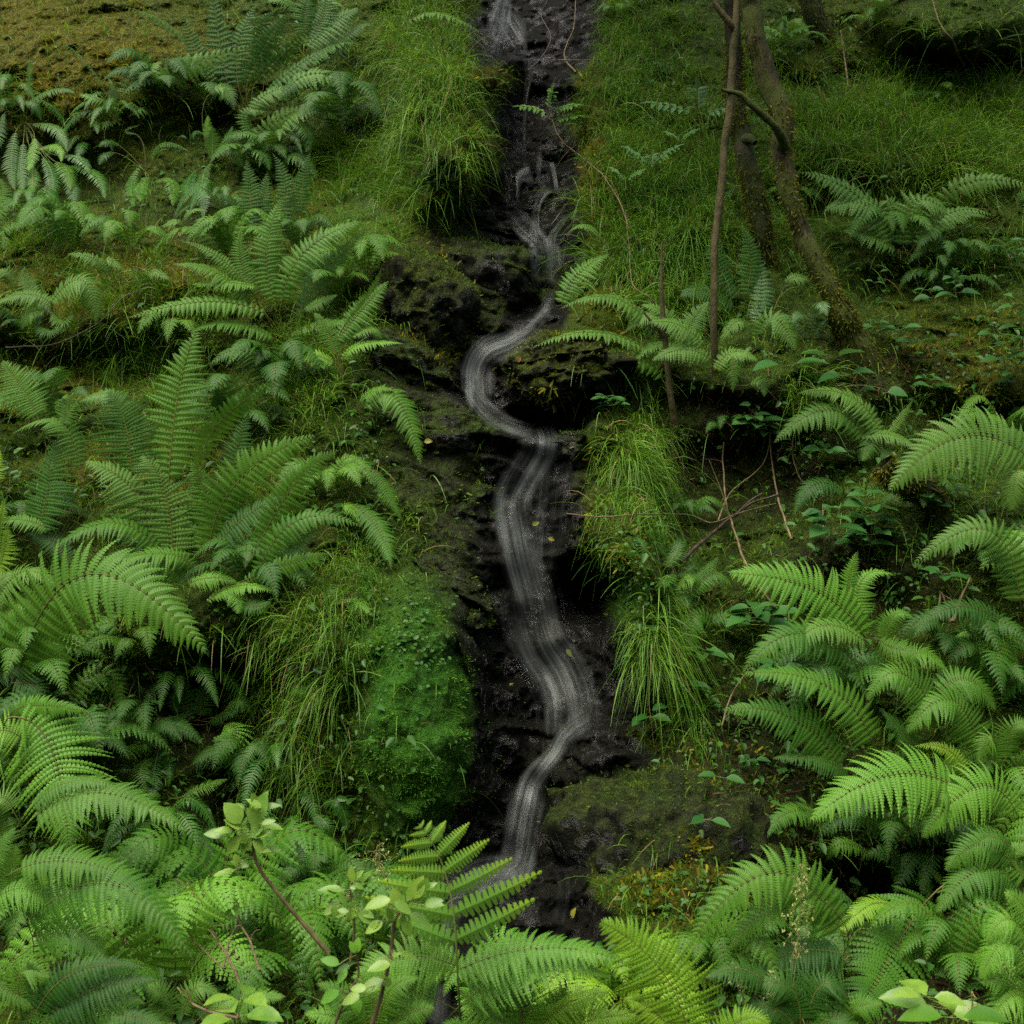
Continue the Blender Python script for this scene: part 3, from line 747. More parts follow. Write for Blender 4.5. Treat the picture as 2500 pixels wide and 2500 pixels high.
# bigger leaves of low bramble, ivy and sorrel between the ferns
UNDER = [(1850, 620, 140, 220, .8), (1720, 900, 230, 190, .8), (1480, 860, 120, 120, .35), (1600, 1060, 200, 120, .6), (1520, 1400, 200, 200, .45), (1750, 470, 200, 70, .5), (1560, 160, 140, 130, .7), (1240, 1220, 60, 120, .6),
         (180, 1000, 260, 160, .4), (480, 1000, 260, 160, .3), (640, 900, 110, 160, .45), (400, 1500, 260, 260, .5), (160, 1500, 240, 400, .5), (600, 1720, 200, 160, .6), (1500, 1820, 400, 160, .7), (560, 1860, 420, 160, 1), (450, 1800, 200, 120, 1), (90, 400, 200, 80, .5), (380, 380, 240, 80, .5),
         (560, 120, 160, 120, .6), (1450, 420, 60, 160, .5), (1380, 640, 160, 70, .5), (1000, 1880, 300, 80, .6), (1700, 250, 220, 120, .5), (1220, 250, 120, 220, .3), (1800, 150, 120, 40, .6), (-200, 900, 180, 800, .5), (2130, 900, 180, 800, .5)]
px, py = scatter(60000, lambda x, y: (.5 * blobs(x, y, UNDER) + .01) * (.2 + .8 * clump(x, y, 45.)) * (wetness(x, y) < .3) * (1 - .97 * stony(x, y)))
P = surf(px, py); N = surfn(px, py); n = len(P)
P = P + N * rng.uniform(.01, .09, n)[:, None] + np.array([0, 0, 1.]) * rng.uniform(0, .03, n)[:, None]
D = norm(rvec(n) * .9 + np.array([0, -.35, -.25])); Nn = norm(N * .4 + rvec(n) * .4 + np.array([0, -.2, .8]))
W = norm(np.cross(D, Nn)); D = norm(np.cross(Nn, W)); S = rng.uniform(.010, .026, n)[:, None]
V8 = np.stack([P, P + D * S * .5 + W * S * .55, P + D * S * 1.3 + W * S * .42, P + D * S * 2.0, P + D * S * 1.3 - W * S * .42, P + D * S * .5 - W * S * .55], 1)
V8[:, (1, 2, 4, 5)] += Nn[:, None] * S[:, None] * .16
V8[:, 3] -= Nn * S * .3
b6 = np.arange(n)[:, None] * 6
Q8 = np.concatenate([b6 + np.array([0, 1, 2, 3]), b6 + np.array([0, 3, 4, 5])])
tag(mk("undergrowth", V8.reshape(-1, 3), Q8, M['cover'], attrs={"var": rv4(n, 6)}), "leafy low undergrowth of bramble and sorrel between the ferns", "undergrowth", None, "stuff")

# dead brown fronds and needles hanging on the earth
px, py = scatter(52000, lambda x, y: .34 * np.clip(sl(x, y), 0, 1) * (wetness(x, y) < .5) * clump(x, y, 40.))
P = surf(px, py); N = surfn(px, py); n = len(P)
D = norm(N * .3 + rng.normal(size=(n, 3)) * np.array([.5, .2, .4]) + np.array([0, -.05, -.35]))
Vd, Qd = blades(P + N * .006, D, rng.uniform(.03, .17, n) * rng.uniform(.4, 1, n), rng.uniform(.002, .006, n), rng.uniform(0, .4, n), 3)
tag(mk("dead_litter", Vd, Qd, M['dead'], attrs={"var": rv4(n, 8)}), "brown dead fern litter hanging on bare earth", "leaf litter", None, "stuff")
# ------------------------------------------------------------------ ferns
def bez(P0, P1, P2, n):
    t = np.linspace(0, 1, n)[:, None]
    c = 2 * P1 - .5 * (P0 + P2)
    return (1 - t) ** 2 * P0 + 2 * t * (1 - t) * c + t ** 2 * P2

SPEC = {  # pairs, segments per pinna, pinna width / spacing, teeth depth, lowest pinna, widest point, forward angle base/tip, droop, lift
    'fern':    dict(pairs=29, m=12, fat=1.35, low=.42, peak=.42, a0=.06, a1=.70, droop=.30, lift=.16, tail=.85),
    'broad':   dict(pairs=32, m=14, fat=1.35, low=.62, peak=.34, a0=.08, a1=.72, droop=.28, lift=.14, tail=.8),
    'far':     dict(pairs=22, m=7, fat=1.3, low=.45, peak=.40, a0=.08, a1=.72, droop=.32, lift=.15, tail=.85),
    'bracken': dict(pairs=8, m=15, fat=.98, low=.95, peak=.15, a0=.30, a1=.5, droop=.42, lift=.14, tail=.85),
    'hard':    dict(pairs=30, m=2, fat=.66, low=.35, peak=.5, a0=.15, a1=.6, droop=.25, lift=.10, tail=.8),
}
def frond_mesh(R, N0, W, sp, seed, roll=0.0, stipe=None, curl=0.0):
    """R: rachis points where pinnae sit (n,3), N0: leaf face hint, W: half width (m)"""
    s = SPEC[sp]; r_ = np.random.default_rng(seed)
    pairs, m = s['pairs'], s['m']
    n = len(R)
    seg = np.linalg.norm(np.diff(R, axis=0), axis=1); cl = np.concatenate([[0], np.cumsum(seg)]); Lr = cl[-1]
    # pinna stations: closer together towards the tip
    k = np.arange(pairs) / pairs
    st = 1 - (1 - k) ** (1.22 if sp != 'bracken' else 1.75)
    st = st * .985
    u = st * Lr
    P = np.stack([np.interp(u, cl, R[:, c]) for c in range(3)], -1)
    Tn = norm(np.gradient(R, axis=0)); T = norm(np.stack([np.interp(u, cl, Tn[:, c]) for c in range(3)], -1))
    N0 = np.asarray(N0, float); Nn = norm(N0 - T * (T @ N0)[:, None])
    S = np.cross(T, Nn)
    rl = math.radians(roll) + curl * (st - .3)
    cr, sr = np.cos(rl), np.sin(rl)
    if np.ndim(cr) == 0: cr, sr = np.full(pairs, cr), np.full(pairs, sr)
    Nn, S = Nn * cr[:, None] + S * sr[:, None], S * cr[:, None] - Nn * sr[:, None]
    gap = np.gradient(u)
    x = st
    shp = np.where(x < s['peak'], s['low'] + (1 - s['low']) * np.sin(np.clip(x / s['peak'], 0, 1) * math.pi / 2) ** .9,
                   np.clip((1 - x) / (1 - s['peak']), 0, 1) ** s['tail'])
    shp = np.maximum(shp, .03)
    Vs, Qs, tips = [], [], []
    for sd in (-1, 1):
        ln = W * 1.14 * shp * (1 + r_.normal(size=pairs) * .07)
        an = s['a0'] + (s['a1'] - s['a0']) * x ** 1.5 + r_.normal(size=pairs) * .075
        D = S * (sd * np.cos(an))[:, None] + T * np.sin(an)[:, None]
        t = np.linspace(0, 1, m + 1)
        dr = s['droop'] * (1 + r_.normal(size=pairs) * .22)
        cv = .10 + r_.normal(size=pairs) * .05
        off = gap * .5 * (sd > 0) * (.6 if sp == 'fern' else .15)
        B = P + T * off[:, None]
        C = B[:, None] + ln[:, None, None] * (D[:, None] * t[None, :, None] + T[:, None] * (cv[:, None, None] * (t ** 2)[None, :, None])
            + Nn[:, None] * (s['lift'] * t[None, :, None] - (dr[:, None] * t[None] ** 2)[..., None]))
        C[:, :, 2] -= ln[:, None] * .16 * (t ** 2)[None]
        dC = norm(np.gradient(C, axis=1))
        A = norm(np.cross(Nn[:, None], dC))              # across the pinna, in its plane
        NP = np.cross(dC, A)
        pw = np.minimum(gap * s['fat'], ln * .55) * .5 if sp != 'bracken' else np.minimum(gap * s['fat'], ln * .5) * .5
        tw = np.clip(1 - t ** (2.6 if sp == 'bracken' else 1.55), 0, 1) * np.minimum(1, .62 + 2.5 * t)
        if sp == 'hard': tw = np.array([1., .85, .12])
        for e in (-1, 1):
            a = C[:, :-1]; b = C[:, 1:]
            wa = pw[:, None] * tw[None, :-1]; wb = pw[:, None] * tw[None, 1:]
            if sp == 'hard':
                oa = a + A[:, :-1] * (e * wa)[..., None]; ob = b + A[:, 1:] * (e * wb)[..., None]
            else:
                step = (b - a)
                wj = wa * (1 + r_.normal(size=wa.shape) * .06)
                oa = a + step * .42 + A[:, :-1] * (e * wj)[..., None] - NP[:, :-1] * (wj * .22)[..., None]
                ob = a + step * (.86 if sp == 'bracken' else 1.0) + A[:, :-1] * (e * wj * .9)[..., None] - NP[:, :-1] * (wj * .25)[..., None]
            q = np.stack([a, b, ob, oa] if e > 0 else [b, a, oa, ob], 2)
            Vs.append(q.reshape(-1, 3))
            tips.append(np.broadcast_to((np.clip(t[1:] * 1.5 - .75, 0, 1) * .9)[None, :, None], q.shape[:3]).ravel() * (1 if sp == 'bracken' else 0)
                        + (.25 * np.repeat(x, m * 4) if sp == 'bracken' else 0))
    V = np.concatenate(Vs); Q = np.arange(len(V)).reshape(-1, 4)
    # rachis
    full = R if stipe is None else np.concatenate([stipe, R[1:]])
    rad = np.linspace(max(.0016, min(.0030, W * .018)), .0004, len(full))
    v2, q2 = tube(full, rad, 5)
    mi = np.concatenate([np.zeros(len(Q)), np.ones(len(q2))])
    tp = np.concatenate([np.concatenate(tips), np.zeros(len(v2))])
    return np.concatenate([V, v2]), np.concatenate([Q, q2 + len(V)]), mi, tp

CX = lambda crop, x, y: (crop[0] * 618.24 + .36 * x, crop[1] * 618.24 + .36 * y)
n_fern = [0]
def fern(label, crop, root, fronds, mat='fern_mid', sp='fern', off=.06, F=None, face=.5, stalk='stalk', group=None, cat="fern", name="fern", part="frond"):
    """root and fronds in picture units of the crop; frond = (x0,y0, x1,y1, x2,y2, half width, {r roll, F forward, f face, m mat, sp})"""
    n_fern[0] += 1
    rp = np.array(CX(crop, *root)); yr = float(depth(rp[0], rp[1], False)) - off
    R0 = at(rp[0], rp[1], float(depth(rp[0], rp[1])) - .005)
    e = empty(name, R0)
    tag(e, label, cat, group)
    for i, fr in enumerate(fronds):
        o = fr[7] if len(fr) > 7 else {}
        p0, p1, p2 = (np.array(CX(crop, *fr[c:c + 2])) for c in (0, 2, 4))
        s = mpp(yr)
        v = p2 - rp; ln = max(np.hypot(*v), 1)
        upn = -v[1] / ln
        Fw = o.get('F', F if F is not None else .36 - .36 * upn)
        dst = [np.hypot(*(p - rp)) * s for p in (p0, p1, p2)]
        ds = []
        for q, (p, d, kf) in enumerate(zip((p0, p1, p2), dst, (.5, .85, 1.0))):
            y = yr - Fw * kf * d
            lim = float(depth(p[0], p[1], False)) - (.05, .09, .06)[q]
            ds.append(min(y, lim))
        A, B, Cc = (at(p[0], p[1], d) for p, d in zip((p0, p1, p2), ds))
        n = 26
        R = bez(A, B, Cc, n)
        stp = None
        if np.hypot(*(p0 - rp)) > 6:
            midp = .5 * (R0 + A) + np.array([0, -.01, .01])
            t0 = R[1] - R[0]
            c2 = A - norm(t0) * np.linalg.norm(A - R0) * .35
            t = np.linspace(0, 1, 8)[:, None]
            stp = (1 - t) ** 2 * R0 + 2 * t * (1 - t) * c2 + t ** 2 * A
        f = o.get('f', face)
        N0 = np.array([0, -f, 1 - f]) + np.array([v[0] / ln * .12, 0, 0])
        rl = o.get('r', random.uniform(-14, 14))
        W = fr[6] * .36 * mpp(np.mean(ds)) * (1.3 if (o.get('sp', sp)) == 'hard' else 1.0)
        spp = o.get('sp', sp)
        Vv, Qq, mi, tp = frond_mesh(R, N0, W, spp, 1000 + n_fern[0] * 37 + i, rl, stp, curl=random.uniform(-.25, .25))
        mk(part, Vv, Qq, [M[o.get('m', mat)], M[stalk]], e, midx=mi, attrs={"tip": tp} if 'bracken' in o.get('m', mat) else None)
    return e

def rosette(label, px, py, size, n, mat='fern_deep', sp='far', wr=.17, spread=(-1.5, 1.5), el=(25, 70), group=None, cat="fern", name="fern", stalk='stalk', seed=0, hang=.45):
    """a fern set out from its own centre, fronds fanned round the slope's outward side"""
    r_ = np.random.default_rng(seed + 5)
    R0 = surf(px, py)
    e = empty(name, R0); tag(e, label, cat, group); n_fern[0] += 1
    for i in range(n):
        az = np.interp(i + r_.uniform(-.3, .3), [0, max(n - 1, 1)], spread)
        elv = math.radians(r_.uniform(*el)); L = size * r_.uniform(.7, 1.1)
        d = np.array([math.sin(az) * math.cos(elv), -abs(math.cos(az)) * math.cos(elv), math.sin(elv)])
        h = norm(np.array([d[0], d[1], 0]))
        A = R0 + d * L * .12; B = R0 + d * L * .6; Cc = R0 + d * L * .75 + h * L * .28 - np.array([0, 0, L * hang * r_.uniform(.6, 1.2)])
        R = bez(A, B, Cc, 20)
        N0 = np.array([0, -.35, .65])
        Vv, Qq, mi, tp = frond_mesh(R, N0, L * wr, sp, seed * 31 + i, r_.uniform(-20, 20), np.linspace(R0, A, 4))
        mk("frond", Vv, Qq, [M[mat], M[stalk]], e, midx=mi)
    return e
A0, A1, A2 = (0, 0), (1, 0), (2, 0)
B0, B1, B2 = (0, 1), (1, 1), (2, 1)
C0, C1, C2 = (0, 2), (1, 2), (2, 2)
e60, e75 = dict(r=58), dict(r=-62)
G1 = "tall ferns with shuttlecock fronds"
# ---- top of the slope, beside the golden mound
fern("tall dark green fern with upright ladder fronds at the top edge beside the golden mound", A0, (1330, 640), [
    (1200, 470, 1150, 220, 1110, -70, 85), (1245, 430, 1255, 220, 1340, 20, 90), (1300, 430, 1420, 190, 1530, 60, 70, dict(r=45)),
    (1350, 420, 1540, 230, 1690, 95, 45, e60), (1120, 420, 1010, 220, 960, 60, 60), (1380, 380, 1370, 150, 1450, 60, 60, dict(r=40)), (1400, 470, 1580, 330, 1760, 230, 70)], 'fern_deep', 'far', group=G1)
fern("dark arching fern against the shaded bank, under the top frame edge by the stream grass", A0, (1640, 420), [
    (1640, 330, 1760, 230, 1890, 235, 55, dict(m='fern_mid')), (1620, 240, 1730, 130, 1880, 40, 110), (1640, 200, 1700, 60, 1730, -60, 90), (1660, 300, 1850, 160, 1930, 130, 80), (1600, 180, 1600, 40, 1650, -60, 70)], 'fern_deep', 'far', group=G1)
fern("pale bluish fern with one long edge-on frond curving over the golden mound", A0, (1060, 560), [
    (1010, 300, 890, 140, 620, 25, 60, dict(r=64)), (990, 420, 930, 330, 820, 310, 40, dict(r=50))], 'fern_blue', 'far', group=G1)
fern("thin fern frond, bluish, edge-on, in front of the golden mound", A0, (575, 640), [
    (555, 490, 440, 310, 285, 212, 42, dict(r=66)), (560, 560, 600, 480, 560, 400, 30, dict(r=40))], 'fern_blue', 'far', group=G1)
fern("fern below the golden mound with a combed sideways frond and a long arching crest", A0, (720, 680), [
    (665, 560, 730, 410, 850, 320, 120), (740, 545, 900, 390, 1340, 235, 70, dict(r=48)), (640, 580, 520, 520, 410, 490, 60), (620, 620, 560, 640, 520, 690, 45), (690, 600, 740, 570, 790, 610, 40)], 'fern_grey', 'far', group=G1)
fern("pale fern reaching towards the shaded bank with two broad tapering fronds", A0, (1430, 760), [
    (1480, 520, 1640, 385, 1915, 465, 75), (1450, 700, 1600, 575, 1800, 640, 75), (1330, 600, 1400, 490, 1590, 455, 65), (1330, 720, 1520, 600, 1790, 548, 55, dict(r=40)),
    (1300, 690, 1300, 580, 1430, 590, 50), (1540, 620, 1620, 700, 1600, 800, 60, dict(m='fern_deep'))], 'fern_grey', 'far', group=G1)
fern("feathery upright fern, very finely cut, between strap ferns and grassy bank", A0, (1400, 1230), [
    (1320, 1180, 1310, 1000, 1290, 830, 70), (1480, 1160, 1490, 950, 1425, 800, 55), (1580, 1120, 1590, 940, 1630, 790, 50), (1360, 1180, 1390, 1000, 1400, 900, 60), (1250, 1160, 1200, 1050, 1100, 1010, 50), (1500, 1190, 1530, 1100, 1535, 1010, 45, dict(sp='hard'))], 'fern_deep', 'far', group=G1)
# ---- hard ferns
GH = "strap leaved hard ferns"
def hard(label, crop, root, fronds, mat='hard', **k):
    return fern(label, crop, root, fronds, mat, 'hard', group=GH, cat="hard fern", name="hard_fern", off=.04, stalk='stalk_green', **k)
hard("large cluster of drooping strap ferns hanging at the frame edge under the golden mound", A0, (130, 640), [
    (120, 540, 180, 550, 215, 630, 26), (150, 535, 290, 470, 395, 490, 30), (60, 560, 30, 530, -30, 560, 30), (180, 650, 300, 680, 350, 795, 32), (180, 730, 165, 830, 148, 895, 30, dict(m='fern_light')),
    (165, 860, 170, 960, 160, 1010, 30, dict(m='fern_mid')), (300, 850, 350, 890, 370, 995, 40, dict(m='fern_mid')), (320, 815, 420, 830, 470, 915, 34, dict(m='fern_blue')), (360, 870, 500, 910, 550, 1045, 38), (230, 830, 280, 950, 245, 1080, 32),
    (300, 880, 380, 980, 370, 1130, 30, dict(m='fern_deep')), (80, 700, 60, 850, 80, 1000, 34, dict(m='fern_deep')), (120, 760, 110, 900, 120, 1010, 36, dict(m='fern_deep')), (210, 780, 300, 770, 320, 850, 26, dict(m='fern_light')), (150, 500, 155, 400, 155, 290, 16), (20, 600, -10, 700, -20, 800, 32)])
hard("glossy strap fern with upright and drooping leaves, below the combed frond", A0, (1110, 860), [
    (1110, 830, 1115, 740, 1105, 655, 36, dict(m='fern_mid')), (1080, 720, 1085, 660, 1090, 605, 22, dict(m='fern_light')), (1130, 820, 1180, 740, 1220, 660, 30), (1150, 790, 1230, 790, 1270, 875, 40), (1210, 715, 1320, 700, 1392, 800, 34),
    (1260, 790, 1370, 800, 1412, 895, 34), (1060, 700, 1020, 690, 1015, 730, 28), (1100, 860, 1060, 950, 1090, 1060, 30, dict(m='fern_deep')), (1020, 900, 985, 950, 970, 1022, 34), (1015, 960, 1060, 1020, 1062, 1145, 34, dict(m='fern_blue')),
    (1110, 480, 1170, 460, 1195, 525, 40, dict(m='fern_mid'))])
hard("three leaf strap fern hanging over reddish dead litter, in mid bank", A0, (760, 900), [
    (735, 870, 690, 960, 705, 1085, 26), (775, 930, 745, 980, 738, 1058, 30, dict(m='fern_mid')), (820, 950, 900, 950, 905, 1080, 32, dict(m='fern_mid')), (620, 760, 560, 740, 520, 770, 26), (600, 800, 550, 810, 520, 865, 26), (700, 700, 660, 680, 735, 655, 12), (800, 830, 860, 750, 985, 790, 26)])
hard("fan of low strap ferns with yellow green tips in the dark hollow under ferns", C0, (830, 330), [
    (760, 300, 660, 320, 550, 395, 45), (830, 360, 900, 340, 1010, 392, 40), (820, 420, 740, 360, 620, 450, 40, dict(m='fern_light')), (720, 460, 680, 500, 680, 555, 50, dict(m='fern_light')), (740, 470, 780, 480, 805, 500, 30, dict(m='fern_light')),
    (790, 540, 740, 640, 850, 815, 46, dict(m='fern_mid')), (870, 480, 890, 600, 880, 700, 26), (960, 740, 1060, 690, 1195, 648, 32, dict(m='fern_mid')), (710, 600, 660, 600, 600, 605, 16), (930, 300, 910, 220, 960, 170, 26), (830, 500, 800, 700, 830, 820, 36)])
hard("slim strap fern standing on end, low, beside the moss dome", C0, (1640, 1010), [
    (1600, 880, 1560, 960, 1625, 1170, 36), (1640, 830, 1720, 900, 1680, 980, 34), (1700, 780, 1780, 780, 1820, 920, 30), (1650, 950, 1700, 1060, 1680, 1150, 32), (1720, 960, 1760, 1010, 1765, 1080, 26, dict(m='fern_mid'))])
hard("dark long strap fern trailing down behind bramble twigs", C0, (860, 930), [
    (850, 930, 920, 1020, 905, 1120, 36), (905, 1130, 850, 1140, 775, 1130, 30, dict(m='fern_mid')), (720, 960, 740, 1080, 720, 1200, 36, dict(m='fern_deep')), (560, 960, 560, 1100, 560, 1200, 30, dict(m='fern_deep')), (1030, 930, 1160, 1150, 1310, 1390, 55, dict(m='fern_mid')), (660, 1520, 690, 1600, 685, 1720, 36, dict(m='fern_mid')), (990, 1570, 930, 1590, 860, 1650, 30, dict(m='fern_mid'))])
hard("dark strap fern fanned beside the hanging tussock, at its foot", B2, (90, 1260), [
    (40, 1180, 0, 1120, -10, 1060, 60), (60, 1250, 120, 1150, 130, 1080, 40), (20, 1230, -60, 1150, -100, 1080, 40), (90, 1290, 40, 1340, 70, 1380, 45), (120, 1300, 200, 1250, 215, 1180, 40), (150, 1330, 260, 1270, 330, 1200, 36), (110, 1350, 160, 1420, 170, 1470, 40)], 'fern_deep')
# ---- left bank
fern("upright fern beside the grassy bank, one folded pale frond leaning to the stream", A0, (1450, 1760), [
    (1430, 1560, 1400, 1300, 1480, 1030, 95), (1480, 1560, 1610, 1310, 1900, 1155, 105), (1570, 1650, 1680, 1440, 1935, 1195, 70, dict(r=62, m='fern_blue')), (1380, 1640, 1080, 1580, 660, 1670, 75), (1420, 1760, 1190, 1690, 985, 1745, 85),
    (1290, 1570, 1120, 1420, 900, 1385, 75), (1280, 1480, 1120, 1330, 930, 1258, 40), (1340, 1540, 1260, 1350, 1270, 1190, 70), (1600, 1620, 1700, 1570, 1770, 1545, 45), (1530, 1750, 1700, 1690, 1870, 1700, 60), (1330, 1500, 1190, 1480, 1000, 1490, 60)], 'fern_mid', 'fern', group=G1)
fern("fern with laddered fronds beside golden moss boulder, mid slope", A0, (1800, 2000), [
    (1800, 1880, 1900, 1800, 2120, 1800, 55, dict(m='fern_light')), (1770, 1780, 1900, 1620, 2040, 1470, 80), (1760, 1850, 1700, 1700, 1640, 1640, 60), (1800, 1800, 1860, 1680, 1900, 1560, 70), (1740, 1900, 1640, 1860, 1580, 1900, 60, dict(m='fern_light')), (1850, 1760, 1950, 1720, 2000, 1780, 50), (1810, 1700, 1930, 1560, 2000, 1400, 40, dict(r=50))], 'fern_mid', 'fern', group=G1)
fern("flat pale fern spread wide at the frame edge, over a brown hollow", A0, (230, 1740), [
    (270, 1580, 430, 1470, 510, 1690, 95), (270, 1590, 130, 1540, -40, 1600, 70), (60, 1500, 30, 1430, -60, 1420, 60), (230, 1630, 150, 1640, 120, 1720, 60, dict(m='fern_mid')), (200, 1560, 130, 1460, 130, 1400, 60), (280, 1650, 330, 1690, 380, 1640, 50, dict(m='fern_mid')), (200, 1700, 260, 1740, 330, 1700, 50, dict(m='fern_deep'))], 'fern_grey', 'fern', group=G1)
fern("small fern whose drooping pale tips hang in mossy grass above the flat fern", A0, (640, 1480), [
    (560, 1420, 480, 1350, 350, 1330, 45), (580, 1430, 560, 1360, 650, 1420, 45), (760, 1480, 800, 1420, 890, 1470, 50), (720, 1500, 720, 1450, 700, 1490, 40), (950, 1190, 920, 1160, 850, 1190, 40), (960, 1160, 1010, 1100, 1090, 1110, 26)], 'fern_grey', 'far', group=G1)
fern("fern cut off by the frame edge with comb fronds, below the strap ferns", A0, (-60, 1250), [
    (-40, 1180, 20, 1080, 100, 1060, 60), (-40, 1100, 0, 1020, -10, 930, 70), (-40, 1250, 60, 1180, 130, 1215, 50), (-60, 1300, 20, 1240, 20, 1310, 40)], 'fern_mid', 'far', group=G1)
fern("great fern in the middle of its bank, tall ladder frond rising from a full rosette", B0, (950, 1230), [
    (885, 780, 940, 320, 1040, 0, 185), (1040, 800, 1150, 500, 1530, 235, 80, dict(r=64)), (1100, 1130, 1260, 790, 1660, 560, 140, dict(r=35)), (905, 1190, 860, 840, 740, 665, 235, dict(m='fern_grey')), (810, 1130, 690, 840, 440, 700, 160, dict(m='fern_grey')),
    (850, 1200, 600, 1020, 262, 1170, 105), (690, 760, 650, 480, 560, 330, 190, dict(m='fern_deep')), (1120, 1150, 1300, 980, 1500, 880, 120, dict(m='fern_deep')), (1180, 1200, 1330, 1130, 1480, 1210, 90, dict(m='fern_deep')), (1160, 1000, 1230, 700, 1300, 440, 120, dict(m='fern_deep')),
    (1050, 1150, 1080, 900, 1000, 700, 120)], 'fern_mid', 'fern', group=G1, off=.12)
fern("second fern with long bowed fronds arching to the bank edge, below the great fern", B0, (1170, 1380), [
    (1350, 1300, 1560, 1010, 1900, 1045, 85), (1290, 1320, 1540, 1230, 1745, 1185, 65, dict(r=35)), (990, 1340, 1120, 1310, 1245, 1335, 60, dict(m='fern_light')), (1090, 1430, 1260, 1350, 1465, 1390, 60, dict(m='fern_light')), (1150, 1380, 1240, 1400, 1245, 1500, 70, dict(m='fern_light')),
    (960, 1300, 770, 1230, 640, 1385, 105), (1000, 1250, 860, 1180, 570, 1225, 100), (1350, 1150, 1560, 800, 1780, 640, 110, dict(r=30)), (1450, 1240, 1560, 1130, 1640, 1050, 90, dict(m='fern_deep')), (1240, 1420, 1340, 1460, 1420, 1430, 55, dict(m='fern_deep'))], 'fern_mid', 'fern', group=G1, off=.16)
fern("huge drooping fern frond, finely toothed, hanging out above the dark hollow", B0, (60, 1880), [
    (110, 1760, 480, 1290, 1090, 1715, 265, dict(f=.62, r=4, F=.5)), (60, 1800, 160, 1640, 200, 1500, 180, dict(m='fern_deep')), (80, 1860, 170, 1880, 200, 1960, 120, dict(m='fern_deep'))], 'fern_mid', 'broad', group=G1, off=.12)
fern("arching fern with wide curved ladder frond at the frame edge, beside the great fern", B0, (190, 1260), [
    (205, 1060, 265, 770, 300, 580, 165, dict(m='fern_deep')), (420, 720, 300, 490, 60, 560, 100, dict(m='fern_grey', r=30)), (190, 450, 110, 310, 10, 175, 135), (640, 480, 590, 350, 415, 390, 70, dict(m='fern_grey')), (250, 1060, 140, 1010, -40, 1010, 60), (380, 1240, 270, 1120, 130, 1080, 70, dict(m='fern_deep')), (330, 500, 360, 400, 330, 360, 90)], 'fern_mid', 'fern', group=G1)
fern("yellowing fern at the frame edge beside the huge drooping frond", B0, (-80, 1330), [
    (-20, 1290, 20, 1180, 40, 1050, 90), (-40, 1180, 0, 1020, 20, 890, 50), (-60, 850, -20, 720, 0, 640, 60)], 'fern_lime', 'fern', group=G1)
fern("domed pale fern frond at the frame edge, above the bright light green fern", B0, (-60, 1560), [
    (-30, 1460, 120, 1280, 310, 1360, 100), (0, 1550, 120, 1430, 200, 1540, 110, dict(m='fern_mid')), (-40, 1680, 60, 1600, 130, 1700, 100, dict(m='fern_deep')), (-60, 1400, 20, 1310, 110, 1300, 60), (-40, 1850, 60, 1780, 120, 1850, 110, dict(m='fern_deep'))], 'fern_grey', 'fern', group=G1)
fern("lone fern frond hanging over the undercut rock", B1, (150, 430), [
    (190, 395, 360, 370, 490, 725, 85, dict(m='fern_mid', F=.3)), (180, 380, 260, 320, 350, 330, 55)], 'fern_mid', 'broad', group=G1)
fern("yellow green fern tips hanging off the bank edge beside low green capped rock", B1, (80, 980), [
    (140, 930, 270, 1060, 332, 1265, 70, dict(F=.2)), (60, 980, 110, 930, 185, 1040, 50, dict(m='fern_light')), (240, 750, 300, 840, 390, 1010, 50, dict(m='fern_mid', F=.2))], 'fern_mid', 'fern', group=G1)
fern("small pale fern low on the grassy bank above hanging grass", B1, (-30, 1420), [
    (0, 1400, 90, 1430, 165, 1405, 35), (60, 1430, 160, 1440, 240, 1515, 55, dict(m='fern_light')), (-20, 1400, 20, 1380, 60, 1430, 40)], 'fern_grey', 'far', group=G1)
# ---- low on the left: near the camera
fern("bright light green fern cascading from the frame edge with long narrow pinnae", C0, (130, 620), [
    (120, 330, 280, 520, 360, 1010, 270, dict(f=.6, r=0)), (100, 420, -60, 420, -160, 640, 200), (60, 300, 200, 260, 480, 300, 60, dict(r=35))], 'fern_light', 'broad', group=G1, off=.32)
fern("robust fern with coarse bluish toothed pinnae pointing to the stream, lowest corner but one", C0, (60, 1180), [
    (200, 830, 560, 720, 990, 930, 150, dict(f=.55)), (180, 780, 420, 650, 700, 745, 75), (60, 800, -20, 760, -100, 900, 120), (30, 1080, 0, 920, -20, 760, 120)], 'fern_grey', 'broad', group=G1, off=.34, stalk='stalk_green')
fern("broad fern of coarse toothed fronds sweeping above the bottom corner", C0, (80, 1560), [
    (120, 1110, 420, 1080, 800, 1215, 120), (160, 1380, 600, 1200, 1015, 1600, 185, dict(f=.6)), (-40, 1290, 140, 1220, 320, 1370, 120, dict(m='fern_light')), (100, 1300, 60, 1150, 90, 1000, 110), (-60, 1150, -10, 1020, 80, 900, 90), (200, 1500, 380, 1450, 560, 1610, 130)], 'fern_mid', 'broad', group=G1, off=.5, stalk='stalk_green')
fern("darker fern fan in the bottom corner behind bramble shoots", C0, (250, 2050), [
    (200, 1850, 420, 1650, 770, 1640, 110), (260, 1880, 500, 1750, 830, 1700, 130), (100, 1800, 120, 1650, 260, 1690, 150, dict(m='fern_mid')), (300, 1950, 560, 1800, 760, 1830, 130), (20, 1780, -60, 1700, 180, 1850, 120, dict(m='fern_mid')), (420, 1950, 640, 1880, 900, 1990, 120), (150, 1950, 180, 1750, 140, 1600, 110)], 'fern_deep', 'broad', group=G1, off=.45)
